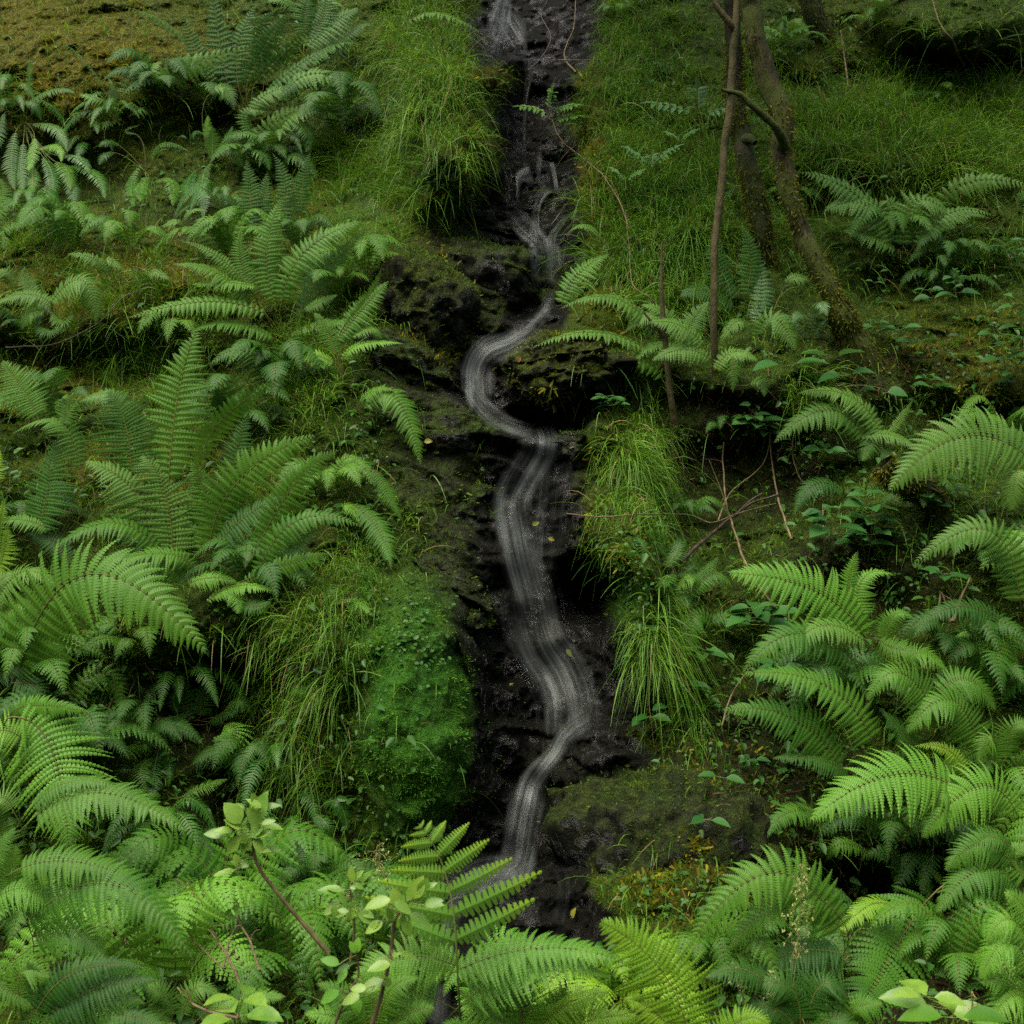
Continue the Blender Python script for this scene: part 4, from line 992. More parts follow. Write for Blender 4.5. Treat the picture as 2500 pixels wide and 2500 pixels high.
fern("small soft fern between bramble shoots at the bottom", C0, (930, 2000), [
    (900, 1880, 860, 1780, 760, 1740, 90), (960, 1880, 1030, 1740, 1150, 1790, 90), (880, 1950, 830, 1900, 780, 1830, 70), (1200, 1900, 1330, 1800, 1500, 1790, 80, dict(m='fern_mid')), (1050, 1900, 1180, 1850, 1300, 1930, 80)], 'fern_grey', 'fern', group=G1, off=.4)
fern("mid green fern with translucent triangular frond in the shady hollow", C0, (930, 330), [
    (1000, 330, 960, 200, 910, 40, 70), (1050, 310, 1060, 210, 1090, 130, 80), (1100, 350, 1190, 300, 1285, 290, 45), (1190, 360, 1230, 420, 1110, 580, 95, dict(m='fern_light')), (380, 230, 540, 90, 650, 300, 90, dict(m='fern_mid')), (1180, 290, 1250, 240, 1270, 300, 60)], 'fern_deep', 'far', group=G1)
fern("solitary toothed fern frond lying on hanging grass above the moss dome", C0, (1520, 150), [
    (1540, 160, 1660, 200, 1740, 310, 62)], 'fern_mid', 'far', group=G1)
fern("withering thin fern frond, brownish, on the earth beside the strap ferns", C0, (1340, 510), [
    (1340, 510, 1500, 580, 1530, 800, 55)], 'fern_deep', 'far', group=G1)
# ---- bottom middle
fern("light green bracken with wide stepped pinnae and lime tips, in front of the splash", C1, (705, 2060), [
    (672, 1500, 612, 1130, 474, 880, 450, dict(f=.75, r=0, F=.0))], 'bracken', 'bracken', cat="bracken", name="bracken", group="bracken fronds near the camera", off=.75, stalk='stalk_green')
fern("second bracken stem with long comb fronds spreading low across the bottom", C1, (660, 2080), [
    (700, 1640, 1150, 1530, 1600, 1625, 150, dict(f=.5)), (660, 1620, 400, 1580, 130, 1700, 170, dict(f=.5)), (760, 1780, 1120, 1600, 1460, 1690, 170, dict(f=.5, m='bracken')), (560, 1800, 330, 1750, 60, 1800, 160)], 'bracken', 'broad', cat="bracken", name="bracken", group="bracken fronds near the camera", off=.62, stalk='stalk_green')
fern("pale fern rising at the bottom between bracken and upright lime fern", C1, (1050, 2100), [
    (1020, 1960, 1000, 1780, 900, 1620, 200), (1090, 1980, 1250, 1830, 1480, 1760, 130, dict(m='fern_lime')), (980, 1960, 830, 1860, 690, 1760, 140), (1110, 2000, 1200, 1880, 1240, 1740, 150), (1000, 2000, 800, 1950, 600, 1930, 120), (1200, 1990, 1420, 1900, 1640, 1900, 130, dict(m='fern_lime'))], 'fern_light', 'broad', group=G1, off=.6)
fern("lime green fern with well spaced pinnae standing up, low beside the domed fern", C1, (1950, 2150), [
    (1890, 2000, 1740, 1640, 1420, 1390, 250, dict(f=.7, r=0, F=.1)), (1900, 2050, 1700, 1860, 1560, 1800, 130), (1990, 2050, 2200, 1900, 2330, 1980, 110)], 'fern_lime', 'broad', group=G1, off=.5)
fern("bushy green fern in the shade at the very bottom between two bramble shoots", C1, (200, 2150), [
    (220, 1980, 120, 1800, -60, 1720, 110), (260, 1960, 330, 1750, 480, 1690, 110), (180, 2000, 60, 1900, -120, 1880, 110, dict(m='fern_light')), (300, 2000, 420, 1880, 560, 1850, 110), (240, 1960, 230, 1800, 150, 1650, 90, dict(m='fern_light'))], 'fern_mid', 'fern', group=G1, off=.5)
# ---- right, low
fern("large light green fern, its toothed frond pointing at the stream, in the lower bank", C2, (1850, 900), [
    (1570, 690, 1220, 630, 808, 872, 200, dict(f=.6)), (1880, 800, 1680, 690, 1395, 960, 160, dict(f=.55)), (1660, 780, 1500, 720, 1480, 900, 150, dict(m='fern_mid'))], 'fern_light', 'broad', group=G1, off=.2)
fern("narrow yellow green frond standing behind the large light green fern", C2, (1650, 700), [
    (1640, 665, 1540, 500, 1350, 480, 48)], 'fern_lime', 'fern', group=G1, off=.15)
fern("dark full fern with fronds fanned towards the stream above the light green fern", C2, (1100, 620), [
    (960, 560, 700, 320, 345, 288, 140, dict(f=.6)), (1000, 620, 850, 540, 610, 540, 80, dict(m='fern_deep')), (860, 840, 700, 820, 556, 975, 75, dict(m='fern_mid')), (1130, 430, 880, 150, 455, 95, 150)], 'fern_mid', 'broad', group=G1, off=.16)
fern("domed fern of several overlapping pale fronds at the frame edge, lower bank", C2, (1850, 520), [
    (1480, 330, 1280, 90, 1105, 245, 130), (1500, 180, 1650, 130, 1785, 290, 110), (1700, 480, 1540, 230, 1315, 410, 160), (1780, 560, 1760, 420, 1690, 560, 110), (1840, 520, 1880, 380, 1990, 370, 110, dict(m='fern_mid')), (1400, 520, 1300, 400, 1200, 300, 120, dict(m='fern_deep'))], 'fern_mid', 'broad', group=G1, off=.14)
fern("low domed fern with overlapping toothed fronds, under the dark hollow", C2, (900, 1640), [
    (960, 1420, 600, 1140, 160, 1545, 170, dict(f=.6)), (960, 1360, 700, 1260, 380, 1545, 140, dict(f=.6)), (960, 1560, 700, 1560, 480, 1700, 130, dict(m='fern_deep')), (980, 1600, 860, 1660, 620, 1760, 130, dict(m='fern_deep'))], 'fern_mid', 'broad', group=G1, off=.3)
fern("big fern face-on with ribbed frond sweeping down to the frame bottom", C2, (1640, 1300), [
    (1420, 1290, 1290, 1480, 1055, 1895, 290, dict(f=.72, r=0)), (1240, 1330, 1120, 1310, 940, 1480, 80, dict(m='fern_lime')), (1500, 1400, 1560, 1600, 1700, 1750, 170)], 'fern_mid', 'broad', group=G1, off=.42)
fern("tangle of ribbed pale fronds at the frame edge, level with the dark hollow", C2, (1900, 1300), [
    (1860, 1080, 1700, 990, 1520, 1130, 120), (1900, 1220, 1700, 1120, 1470, 1355, 140), (1850, 1000, 1760, 950, 1590, 990, 80), (1780, 1580, 1690, 1380, 1720, 1220, 180), (1930, 1160, 1880, 1060, 1960, 980, 110)], 'fern_mid', 'broad', group=G1, off=.35)
fern("pale lime fern filling the bottom corner", C2, (2000, 1900), [
    (1960, 1500, 1850, 1380, 1740, 1500, 130), (1960, 1640, 1840, 1500, 1700, 1700, 150), (1900, 1850, 1850, 1700, 1710, 1720, 140), (1990, 1880, 1880, 1780, 1760, 1920, 150), (1990, 1400, 1900, 1280, 1830, 1250, 110)], 'fern_light', 'broad', group=G1, off=.5)
fern("shaded green fern at the bottom behind the pale grass seed head", C2, (760, 2050), [
    (760, 1900, 700, 1740, 520, 1720, 130), (800, 1900, 880, 1720, 1010, 1800, 150), (720, 1930, 620, 1850, 480, 1860, 120), (840, 1960, 960, 1900, 1060, 1990, 120), (1000, 1960, 1050, 1850, 1190, 1830, 110, dict(m='fern_mid')), (560, 1700, 420, 1640, 260, 1690, 110)], 'fern_deep', 'broad', group=G1, off=.45)
fern("small leafy fern in front of the dark hollow with pointed lime leaflets", C2, (1330, 1250), [
    (1320, 1230, 1400, 1170, 1440, 1330, 60), (1340, 1200, 1440, 1130, 1520, 1230, 50, dict(m='fern_lime')), (1310, 1120, 1200, 1030, 1055, 1080, 60, dict(m='fern_deep')), (1100, 1020, 960, 990, 890, 1085, 55), (1290, 1150, 1250, 1120, 1270, 1200, 40)], 'fern_mid', 'far', group=G1)
# ---- right, middle
fern("bright fern with widely spread toothed pinnae, centre of the shady bank", B2, (1150, 1700), [
    (1080, 1590, 820, 1370, 375, 1285, 190, dict(f=.65, r=0)), (1060, 1630, 1080, 1330, 1250, 1295, 90), (1190, 1620, 1260, 1500, 1355, 1525, 60), (1080, 1600, 1010, 1420, 1060, 1170, 90)], 'fern_light', 'broad', group=G1, off=.14)
fern("pale fern with two overlapping fronds just below the bright toothed fern", B2, (1250, 1790), [
    (1090, 1640, 870, 1560, 685, 1725, 105, dict(m='fern_grey')), (1050, 1760, 740, 1600, 455, 1815, 120), (1180, 1640, 1260, 1680, 1390, 1700, 90), (1000, 1830, 900, 1760, 800, 1880, 130, dict(m='fern_deep')), (1300, 1760, 1400, 1700, 1530, 1800, 100)], 'fern_mid', 'fern', group=G1, off=.18)
fern("grey green arching fern at the frame edge over dead stalks", B2, (1990, 1560), [
    (1910, 1420, 1740, 1060, 1345, 1245, 120, dict(f=.55)), (1860, 1600, 1620, 1460, 1345, 1580, 90, dict(m='fern_deep')), (1960, 1350, 1850, 1220, 1760, 1230, 100, dict(m='fern_deep'))], 'fern_grey', 'broad', group=G1, off=.16)
fern("fern seen tip-on, its drooping pinnae radiating like a star", B2, (1790, 1750), [
    (1790, 1690, 1755, 1590, 1640, 1730, 70), (1790, 1690, 1740, 1600, 1690, 1820, 80), (1800, 1690, 1790, 1600, 1830, 1890, 80), (1800, 1680, 1830, 1590, 1900, 1800, 80), (1790, 1660, 1720, 1590, 1570, 1620, 60)], 'fern_light', 'far', group=G1)
fern("wide hanging fern with pinnae drooping like a comb at the frame edge, mid bank", B2, (2000, 900), [
    (1980, 700, 1610, 570, 1222, 865, 190, dict(f=.72, r=0)), (1990, 640, 1900, 560, 1800, 540, 90), (1980, 800, 1900, 760, 1870, 960, 120)], 'fern_grey', 'broad', group=G1, off=.16)
fern("three fronded fern above a mossy log end, mid bank", B2, (1130, 640), [
    (1100, 585, 900, 430, 622, 605, 95), (1180, 560, 1020, 360, 745, 345, 95), (1080, 570, 1230, 560, 1390, 645, 60), (1100, 570, 1130, 580, 1085, 700, 60), (1200, 570, 1270, 500, 1355, 365, 26), (1180, 640, 1280, 700, 1310, 800, 70, dict(m='fern_deep'))], 'fern_grey', 'fern', group=G1, off=.1)
fern("small dark fern in deep shade beneath the three fronded fern", B2, (990, 880), [
    (980, 850, 830, 820, 728, 985, 70), (1000, 860, 1080, 840, 1130, 900, 50)], 'fern_deep', 'far', group=G1)
fern("yellow green fern tip pointing down, between tussock and bramble seedlings", B2, (330, 1540), [
    (300, 1545, 200, 1520, 170, 1740, 80), (300, 1540, 380, 1510, 420, 1580, 60), (230, 1340, 180, 1310, 110, 1380, 60), (180, 1400, 300, 1290, 405, 1365, 60)], 'fern_mid', 'far', group=G1)
# ---- right, upper
fern("pale fern behind the leaning trunk with broad flat fronds", A2, (1290, 1390), [
    (1190, 1180, 1010, 990, 740, 900, 75), (1230, 1260, 1100, 1070, 880, 1110, 110), (1310, 1260, 1230, 1060, 1200, 1120, 90), (1300, 1270, 1380, 1050, 1570, 1150, 105), (1370, 1270, 1560, 1110, 1780, 1135, 60), (1250, 1300, 1110, 1230, 980, 1210, 70)], 'fern_grey', 'far', group=G1)
fern("pale fern at the frame edge with one long arching frond, upper bank", A2, (1500, 1250), [
    (1480, 1090, 1660, 950, 1990, 980, 62, dict(r=30)), (1500, 1200, 1620, 1120, 1760, 1150, 50), (1900, 1050, 1980, 1000, 2100, 1030, 60)], 'fern_grey', 'far', group=G1)
fern("curving fern with sparse bluish pinnae beside the mossy trunk foot", A2, (500, 1600), [
    (430, 1540, 330, 1380, 320, 1190, 75), (480, 1540, 500, 1300, 440, 1180, 70), (400, 1600, 250, 1520, 130, 1560, 90), (520, 1680, 560, 1480, 520, 1290, 60, dict(m='fern_blue'))], 'fern_deep', 'far', group=G1)
fern("fern with triangular pale frond hanging beside the slender sapling", A2, (560, 1800), [
    (540, 1760, 630, 1670, 735, 1840, 90), (500, 1740, 430, 1680, 340, 1800, 60), (480, 1860, 420, 1870, 320, 1905, 50), (690, 1480, 740, 1450, 830, 1470, 45)], 'fern_grey', 'far', group=G1)
fern("bright green fern with stiff pinnae leaning over the mid cascade", A1, (1440, 1700), [
    (1230, 1580, 1330, 1420, 1480, 1330, 85, dict(m='fern_mid')), (1420, 1230, 1340, 1180, 1255, 1225, 26, dict(m='fern_mid'))], 'fern_mid', 'far', group=G1)
fern("feathery pale fern spreading over the mossy jutting rock", A1, (1800, 1880), [
    (1720, 1750, 1500, 1560, 1215, 1620, 75), (1700, 1850, 1400, 1740, 1060, 1830, 70), (1750, 1960, 1500, 1850, 1185, 2015, 90, dict(m='fern_mid')), (1850, 1800, 1760, 1640, 1640, 1600, 80), (1900, 1870, 1740, 1800, 1600, 1900, 70), (1860, 1780, 1930, 1660, 2000, 1580, 80), (1780, 1700, 1680, 1650, 1560, 1740, 60)], 'fern_grey', 'fern', group=G1, off=.12)
fern("pale fern between the two saplings, half hidden by the taller stem", A2, (330, 1960), [
    (280, 1880, 150, 1830, -20, 1890, 70), (320, 1930, 420, 1840, 545, 1900, 65), (240, 1800, 120, 1700, -40, 1690, 80), (360, 1920, 410, 1880, 405, 2060, 50), (500, 2010, 560, 1990, 570, 2080, 40)], 'fern_grey', 'far', group=G1, off=.1)
fern("small frond leaning over the top fall from grassy bank", A1, (400, 200), [
    (430, 110, 600, 70, 825, 192, 52)], 'fern_mid', 'far', group=G1)
fern("short fern at the top frame edge above dark arching fern", A0, (1650, 60), [
    (1600, -40, 1700, -20, 1810, 45, 40), (1560, 60, 1480, 0, 1400, 10, 50)], 'fern_grey', 'far', group=G1)
# ---- filling ferns half lost in the shade
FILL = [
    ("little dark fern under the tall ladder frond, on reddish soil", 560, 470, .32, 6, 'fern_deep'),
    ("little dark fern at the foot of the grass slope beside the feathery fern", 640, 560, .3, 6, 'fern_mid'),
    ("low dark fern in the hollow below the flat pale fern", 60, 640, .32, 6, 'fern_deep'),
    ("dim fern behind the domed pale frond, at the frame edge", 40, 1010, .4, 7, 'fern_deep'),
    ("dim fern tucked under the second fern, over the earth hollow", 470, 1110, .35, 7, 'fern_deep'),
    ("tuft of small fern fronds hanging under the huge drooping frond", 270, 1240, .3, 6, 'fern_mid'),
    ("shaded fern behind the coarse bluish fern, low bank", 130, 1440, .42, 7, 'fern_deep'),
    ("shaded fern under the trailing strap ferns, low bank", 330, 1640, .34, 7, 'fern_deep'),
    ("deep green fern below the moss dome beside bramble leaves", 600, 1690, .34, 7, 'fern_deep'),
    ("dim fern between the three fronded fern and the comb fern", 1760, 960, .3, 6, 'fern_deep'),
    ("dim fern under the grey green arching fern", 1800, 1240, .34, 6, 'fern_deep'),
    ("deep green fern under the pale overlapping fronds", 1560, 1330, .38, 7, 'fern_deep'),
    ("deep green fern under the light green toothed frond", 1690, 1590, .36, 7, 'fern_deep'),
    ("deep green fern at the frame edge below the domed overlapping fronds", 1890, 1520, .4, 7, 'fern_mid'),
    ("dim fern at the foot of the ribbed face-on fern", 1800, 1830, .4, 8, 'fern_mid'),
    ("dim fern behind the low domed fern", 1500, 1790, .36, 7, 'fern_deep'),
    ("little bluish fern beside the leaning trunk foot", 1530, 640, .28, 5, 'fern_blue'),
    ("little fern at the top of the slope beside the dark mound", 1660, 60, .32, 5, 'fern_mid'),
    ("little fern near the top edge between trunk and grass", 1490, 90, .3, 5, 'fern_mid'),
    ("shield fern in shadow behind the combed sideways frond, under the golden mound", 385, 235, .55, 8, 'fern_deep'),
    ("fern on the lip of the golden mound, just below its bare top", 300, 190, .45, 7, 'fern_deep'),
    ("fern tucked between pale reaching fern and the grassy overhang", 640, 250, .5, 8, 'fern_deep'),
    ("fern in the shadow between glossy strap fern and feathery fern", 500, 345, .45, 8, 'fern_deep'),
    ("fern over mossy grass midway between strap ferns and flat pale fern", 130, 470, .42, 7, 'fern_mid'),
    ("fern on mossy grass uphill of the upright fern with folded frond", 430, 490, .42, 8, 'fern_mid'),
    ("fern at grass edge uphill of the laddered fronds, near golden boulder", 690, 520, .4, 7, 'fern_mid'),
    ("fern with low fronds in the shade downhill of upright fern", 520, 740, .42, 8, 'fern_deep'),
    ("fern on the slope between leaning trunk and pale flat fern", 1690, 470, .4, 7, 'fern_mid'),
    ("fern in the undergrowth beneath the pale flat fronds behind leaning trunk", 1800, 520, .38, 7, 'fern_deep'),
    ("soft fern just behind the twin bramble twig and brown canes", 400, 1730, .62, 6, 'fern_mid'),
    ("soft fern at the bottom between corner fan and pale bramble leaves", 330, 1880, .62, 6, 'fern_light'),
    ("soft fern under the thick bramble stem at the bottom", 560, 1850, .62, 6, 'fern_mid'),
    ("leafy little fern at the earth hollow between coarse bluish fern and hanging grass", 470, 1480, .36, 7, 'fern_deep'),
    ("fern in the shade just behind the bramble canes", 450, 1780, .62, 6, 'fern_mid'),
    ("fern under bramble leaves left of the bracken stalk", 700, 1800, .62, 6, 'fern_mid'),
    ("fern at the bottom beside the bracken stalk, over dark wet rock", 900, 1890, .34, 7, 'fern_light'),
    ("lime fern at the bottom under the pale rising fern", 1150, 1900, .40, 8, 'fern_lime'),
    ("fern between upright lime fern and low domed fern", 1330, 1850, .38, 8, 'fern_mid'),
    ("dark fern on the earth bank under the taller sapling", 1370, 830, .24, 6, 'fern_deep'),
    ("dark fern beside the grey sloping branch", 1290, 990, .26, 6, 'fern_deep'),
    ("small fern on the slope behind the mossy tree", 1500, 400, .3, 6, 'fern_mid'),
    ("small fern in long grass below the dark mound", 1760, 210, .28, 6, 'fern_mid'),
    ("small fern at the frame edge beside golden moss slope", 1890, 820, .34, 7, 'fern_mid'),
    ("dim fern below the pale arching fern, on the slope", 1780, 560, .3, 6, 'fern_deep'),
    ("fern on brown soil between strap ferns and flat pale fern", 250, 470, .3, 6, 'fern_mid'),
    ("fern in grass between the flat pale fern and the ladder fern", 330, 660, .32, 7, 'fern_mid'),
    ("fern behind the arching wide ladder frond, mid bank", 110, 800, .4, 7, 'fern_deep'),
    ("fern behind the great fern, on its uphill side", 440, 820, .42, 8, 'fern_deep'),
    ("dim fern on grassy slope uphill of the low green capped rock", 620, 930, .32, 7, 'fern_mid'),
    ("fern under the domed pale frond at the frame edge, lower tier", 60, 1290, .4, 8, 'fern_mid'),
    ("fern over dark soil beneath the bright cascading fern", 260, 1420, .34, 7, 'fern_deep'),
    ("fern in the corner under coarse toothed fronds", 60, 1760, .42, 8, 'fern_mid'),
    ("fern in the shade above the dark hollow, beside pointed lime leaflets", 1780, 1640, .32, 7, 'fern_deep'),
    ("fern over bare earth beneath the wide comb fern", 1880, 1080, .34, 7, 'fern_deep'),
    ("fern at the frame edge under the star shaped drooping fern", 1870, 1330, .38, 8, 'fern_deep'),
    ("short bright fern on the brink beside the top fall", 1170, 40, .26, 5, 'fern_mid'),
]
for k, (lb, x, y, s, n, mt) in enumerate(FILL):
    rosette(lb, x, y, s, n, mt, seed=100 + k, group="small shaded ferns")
# foliage that stands just outside the picture
for k, (x, y, s) in enumerate([(-170, 500, .6), (-220, 1000, .8), (-200, 1500, .8), (2080, 700, .7), (2130, 1200, .8), (2120, 1650, .8)]):
    rosette("fern just beyond the frame edge", x, y, s, 9, 'fern_mid', seed=200 + k, group="ferns beyond the frame")

HARDFILL = [
    ("strap fern tuft at the frame edge above the large strap cluster", 20, 215, .34, 10),
    ("strap fern tuft between the large cluster and three leaf strap fern", 175, 290, .30, 9),
    ("strap fern hanging on brown soil right under the thin bluish frond", 215, 230, .26, 8),
    ("strap fern tuft beneath the glossy strap fern, over reddish litter", 420, 395, .30, 9),
    ("strap fern tuft hanging from the frame edge below the large cluster", 55, 400, .30, 9),
    ("small strap fern under the pale fern reaching towards the bank", 520, 290, .28, 8),
    ("strap fern tuft on the earth hollow under the huge drooping frond", 330, 1290, .30, 9),
    ("strap fern tuft beside the withering thin frond", 520, 1440, .26, 8),
    ("strap fern low down behind the tallest bramble sprig", 545, 1560, .28, 8),
    ("strap fern in shadow under the coarse bluish fern tip", 300, 1560, .32, 9),
]
for k, (lb, x, y, s, n) in enumerate(HARDFILL):
    rosette(lb, x, y, s, n, 'hard', 'hard', .115, (-1.7, 1.7), (0, 60), GH, "hard fern", "hard_fern", 'stalk_green', 400 + k, .6)
# ------------------------------------------------------------------ trees
def bark_mat(name, b1, b2, b3, moss_amt, mcol=(0.05, 0.075, 0.012)):
    m, nt, N, L, P, O = nmat(name)
    tc = N.new("ShaderNodeTexCoord")
    mp = N.new("ShaderNodeMapping"); mp.inputs["Scale"].default_value = (1, 1, .4); L.new(tc.outputs["Object"], mp.inputs["Vector"])
    n1 = N.new("ShaderNodeTexNoise"); n1.inputs["Scale"].default_value = 24; n1.inputs["Detail"].default_value = 7; n1.inputs["Roughness"].default_value = .7
    L.new(mp.outputs[0], n1.inputs["Vector"])
    r = ramp(N, [(0.32, b1), (0.52, b2), (0.72, b3)]); L.new(n1.outputs["Fac"], r.inputs["Fac"])
    n2 = N.new("ShaderNodeTexNoise"); n2.inputs["Scale"].default_value = 9; n2.inputs["Detail"].default_value = 6; L.new(tc.outputs["Object"], n2.inputs["Vector"])
    a = N.new("ShaderNodeAttribute"); a.attribute_name = "moss"
    ad = N.new("ShaderNodeMath"); ad.operation = 'ADD'; L.new(n2.outputs["Fac"], ad.inputs[0]); L.new(a.outputs["Fac"], ad.inputs[1])
    mr = N.new("ShaderNodeMapRange"); mr.inputs["From Min"].default_value = 1.0 - moss_amt; mr.inputs["From Max"].default_value = 1.15 - moss_amt; L.new(ad.outputs[0], mr.inputs["Value"])
    mx = N.new("ShaderNodeMix"); mx.data_type = 'RGBA'; L.new(mr.outputs[0], mx.inputs["Factor"]); L.new(r.outputs[0], mx.inputs[6]); mx.inputs[7].default_value = (*mcol, 1)
    L.new(mx.outputs[2], P.inputs["Base Color"]); P.inputs["Roughness"].default_value = .85; P.inputs["Specular IOR Level"].default_value = .25
    b = N.new("ShaderNodeBump"); b.inputs["Strength"].default_value = .9; b.inputs["Distance"].default_value = .03; L.new(n1.outputs["Fac"], b.inputs["Height"]); L.new(b.outputs[0], P.inputs["Normal"])
    return m
M['bark'] = bark_mat("rough_mossy_bark", (0.006, 0.005, 0.002), (0.034, 0.029, 0.009), (0.115, 0.098, 0.040), .60, (0.042, 0.058, 0.006))
M['bark_dark'] = bark_mat("dark_mossy_bark", (0.006, 0.005, 0.003), (0.02, 0.016, 0.007), (0.05, 0.04, 0.018), .55, (0.026, 0.038, 0.006))
M['bark_thin'] = bark_mat("smooth_sapling_bark", (0.024, 0.024, 0.007), (0.058, 0.052, 0.016), (0.10, 0.09, 0.036), .3)
M['crown'] = leaf_mat("broad_tree_leaf", (0.03, 0.09, 0.02), (0.07, 0.16, 0.03))

def crown(center, rad, n, parent):
    c = np.array(center); k = 60
    cl = c + rvec(k) * rng.uniform(.3, 1, (k, 1)) * np.array(rad)
    P = cl[rng.integers(0, k, n)] + rng.normal(size=(n, 3)) * .16
    D = rvec(n); D[:, 2] -= .3; D = norm(D); W = norm(np.cross(D, rvec(n)))
    L = rng.uniform(.05, .1, n)
    Vc, Qc = leaves(P, D, W, L, L * .6, .1, .3)
    return mk("crown", Vc, Qc, M['crown'], parent)

def tree(name, label, pts, rads, mat, d_off=.0, branches=(), bump=.16, crown_at=None, moss_foot=.5, top=None, k=18, extra=None, lean=0.0):
    """pts: picture points from foot to the frame top; the stem keeps its own distance"""
    fx, fy = pts[0]
    yb = float(depth(fx, fy, False)) - .02
    base = at(fx, fy, yb)
    e = empty(name, base); tag(e, label, "tree", None)
    n = len(pts)
    ys = [yb - d_off * min(1, i / 2) - lean * i / (n - 1) for i in range(n)]
    P = [at(x, y, d) for (x, y), d in zip(pts, ys)]
    P[0] = P[0] + np.array([0, .1, -.10])
    if top is not None: P += [np.array(P[-1]) + np.array(t) for t in top]
    R = [r * mpp(d) for r, d in zip(rads, ys)]
    if top is not None: R += [R[-1] * (1 - .7 * (i + 1) / len(top)) for i in range(len(top))]
    q = spline(P, 220)
    rm = max(R[:3])
    q = q + np.linspace(0, 1, 220)[:, None] ** .4 * rm * .75 * np.stack([fbm(q * 3.2 + c, 3) for c in (2, 6, 11)], -1)
    rq = np.interp(np.linspace(0, 1, 220), np.linspace(0, 1, len(R)), R)
    acc_v, acc_q, nn = [], [], 0
    v, f = tube(q, rq, k, bump, seed=int(fx)); acc_v.append(v); acc_q.append(f); nn = len(v)
    zf = sstep(base[2] + .7, base[2], v[:, 2]) * moss_foot
    mo = [zf + .12 * fbm(v * 4, 3)]
    trunk = None
    for br in branches:
        bp, brr, bm, bd = br
        bP = [at(x, y, yb - d_off + dd) for (x, y), dd in zip(bp, bd)]
        bq = spline(bP, 60); bv, bf = tube(bq, np.interp(np.linspace(0, 1, 60), np.linspace(0, 1, len(brr)), [r * mpp(yb) for r in brr]), 9, bump, seed=3)
        acc_v.append(bv); acc_q.append(bf + nn); nn += len(bv); mo.append(np.full(len(bv), bm) * np.linspace(1, .2, len(bv)))
    o = mk("trunk", np.concatenate(acc_v), np.concatenate(acc_q), M[mat], e, smooth=True, attrs={"moss": np.concatenate(mo)})
    if crown_at is not None:
        crown(np.array(P[-1]) + np.array(crown_at[0]), crown_at[1], crown_at[2], e)
    # shaggy moss tufts and lichen on the bark
    if extra:
        a = rng.integers(0, len(v), extra)
        a = a[rng.random(extra) < np.clip(.15 + mo[0][a] * 1.4 + .8 * fbm(v[a] * 6 + 2, 2), 0, 1)]
        pv = v[a]; ctr = q[np.minimum(a // k, 219)]
        N = norm(pv - ctr); D = norm(N + rvec(len(a)) * .7); W = norm(np.cross(D, rvec(len(a)))); L = rng.uniform(.008, .022, len(a))
        tv, tq = leaves(pv, D, W, L, L * .4, .2)
        mk("bark_moss", tv, tq, M['moss_y'], e)
    return e

tree("leaning_tree", "brown barked leaning tree with scattered moss and a short dead side branch", [(1650, 690), (1610, 625), (1568, 555), (1528, 450), (1482, 300), (1462, 235), (1435, 140), (1408, 10), (1395, -80)],
     [42, 28, 20, 17, 18, 19, 19, 18, 18], 'bark', 0.05,
     [([(1482, 285), (1470, 250), (1450, 226), (1420, 200), (1396, 178), (1362, 170)], [10, 9, 7, 6, 5, 3.5], .75, [-.02, -.12, -.16, -.2, -.22, -.25])],
     crown_at=((-.4, .3, 1.0), (1.5, 1.2, .7), 5200), top=[(-.15, .1, .9), (-.3, .2, 1.9)], extra=16000, bump=.34)
tree("mossy_tree", "dark slim tree shaggy with moss, half hidden beside the leaning tree", [(1452, 500), (1440, 440), (1420, 350), (1398, 265), (1388, 200), (1384, 100), (1378, -80)],
     [24, 18, 18, 18, 16, 14, 13], 'bark_dark', 0.05, [([(1398, 265), (1415, 262), (1424, 270)], [12, 9, 5], .5, [-.02, -.08, -.1])], crown_at=((-.3, .3, .9), (1.3, 1.1, .6), 4200), top=[(-.05, .1, .9), (-.1, .2, 1.8)], extra=16000, moss_foot=.4, bump=.3)
tree("sapling", "slender pale sapling with a forked top, in front of the two bigger trees", [(1354, 775), (1350, 700), (1346, 600), (1350, 480), (1358, 380), (1366, 280), (1376, 180), (1382, 90), (1386, 50), (1390, -80)],
     [8, 7, 7, 7, 7.5, 7.5, 7.5, 7, 6.5, 6], 'bark_thin', 0.12, [([(1382, 60), (1378, 45), (1362, 25), (1350, 8), (1338, -30)], [6.5, 6.5, 6, 5, 5], .05, [0, -.02, -.03, -.04, -.05])],
     crown_at=((0, .1, .5), (.8, .7, .4), 1500), top=[(.02, .02, .7)], bump=.08, moss_foot=.15, k=12)
tree("sapling", "thin broken off sapling stem with a side twig, between stream bank and taller sapling", [(1282, 865), (1272, 800), (1262, 720), (1256, 640), (1252, 560), (1246, 462)],
     [6.5, 6.5, 6, 5.5, 4.5, 1.5], 'bark_thin', 0.10, [([(1255, 640), (1240, 620), (1215, 590)], [4, 3, 2], 0, [0, -.02, -.03])], bump=.1, moss_foot=.15, k=10)
tree("mossy_stump", "dark mossy sapling base near the top edge between trunk and mound", [(1556, 75), (1540, 20), (1522, -70)], [26, 20, 18], 'bark_dark', 0.05, bump=.3, extra=2500, moss_foot=.4)
tree("mossy_log", "decaying mossy log end poking out under the three fronded fern", [(1830, 1000), (1760, 935), (1690, 900), (1655, 870)], [22, 24, 24, 22], 'bark_dark', .08, bump=.35, extra=2500, moss_foot=.5)

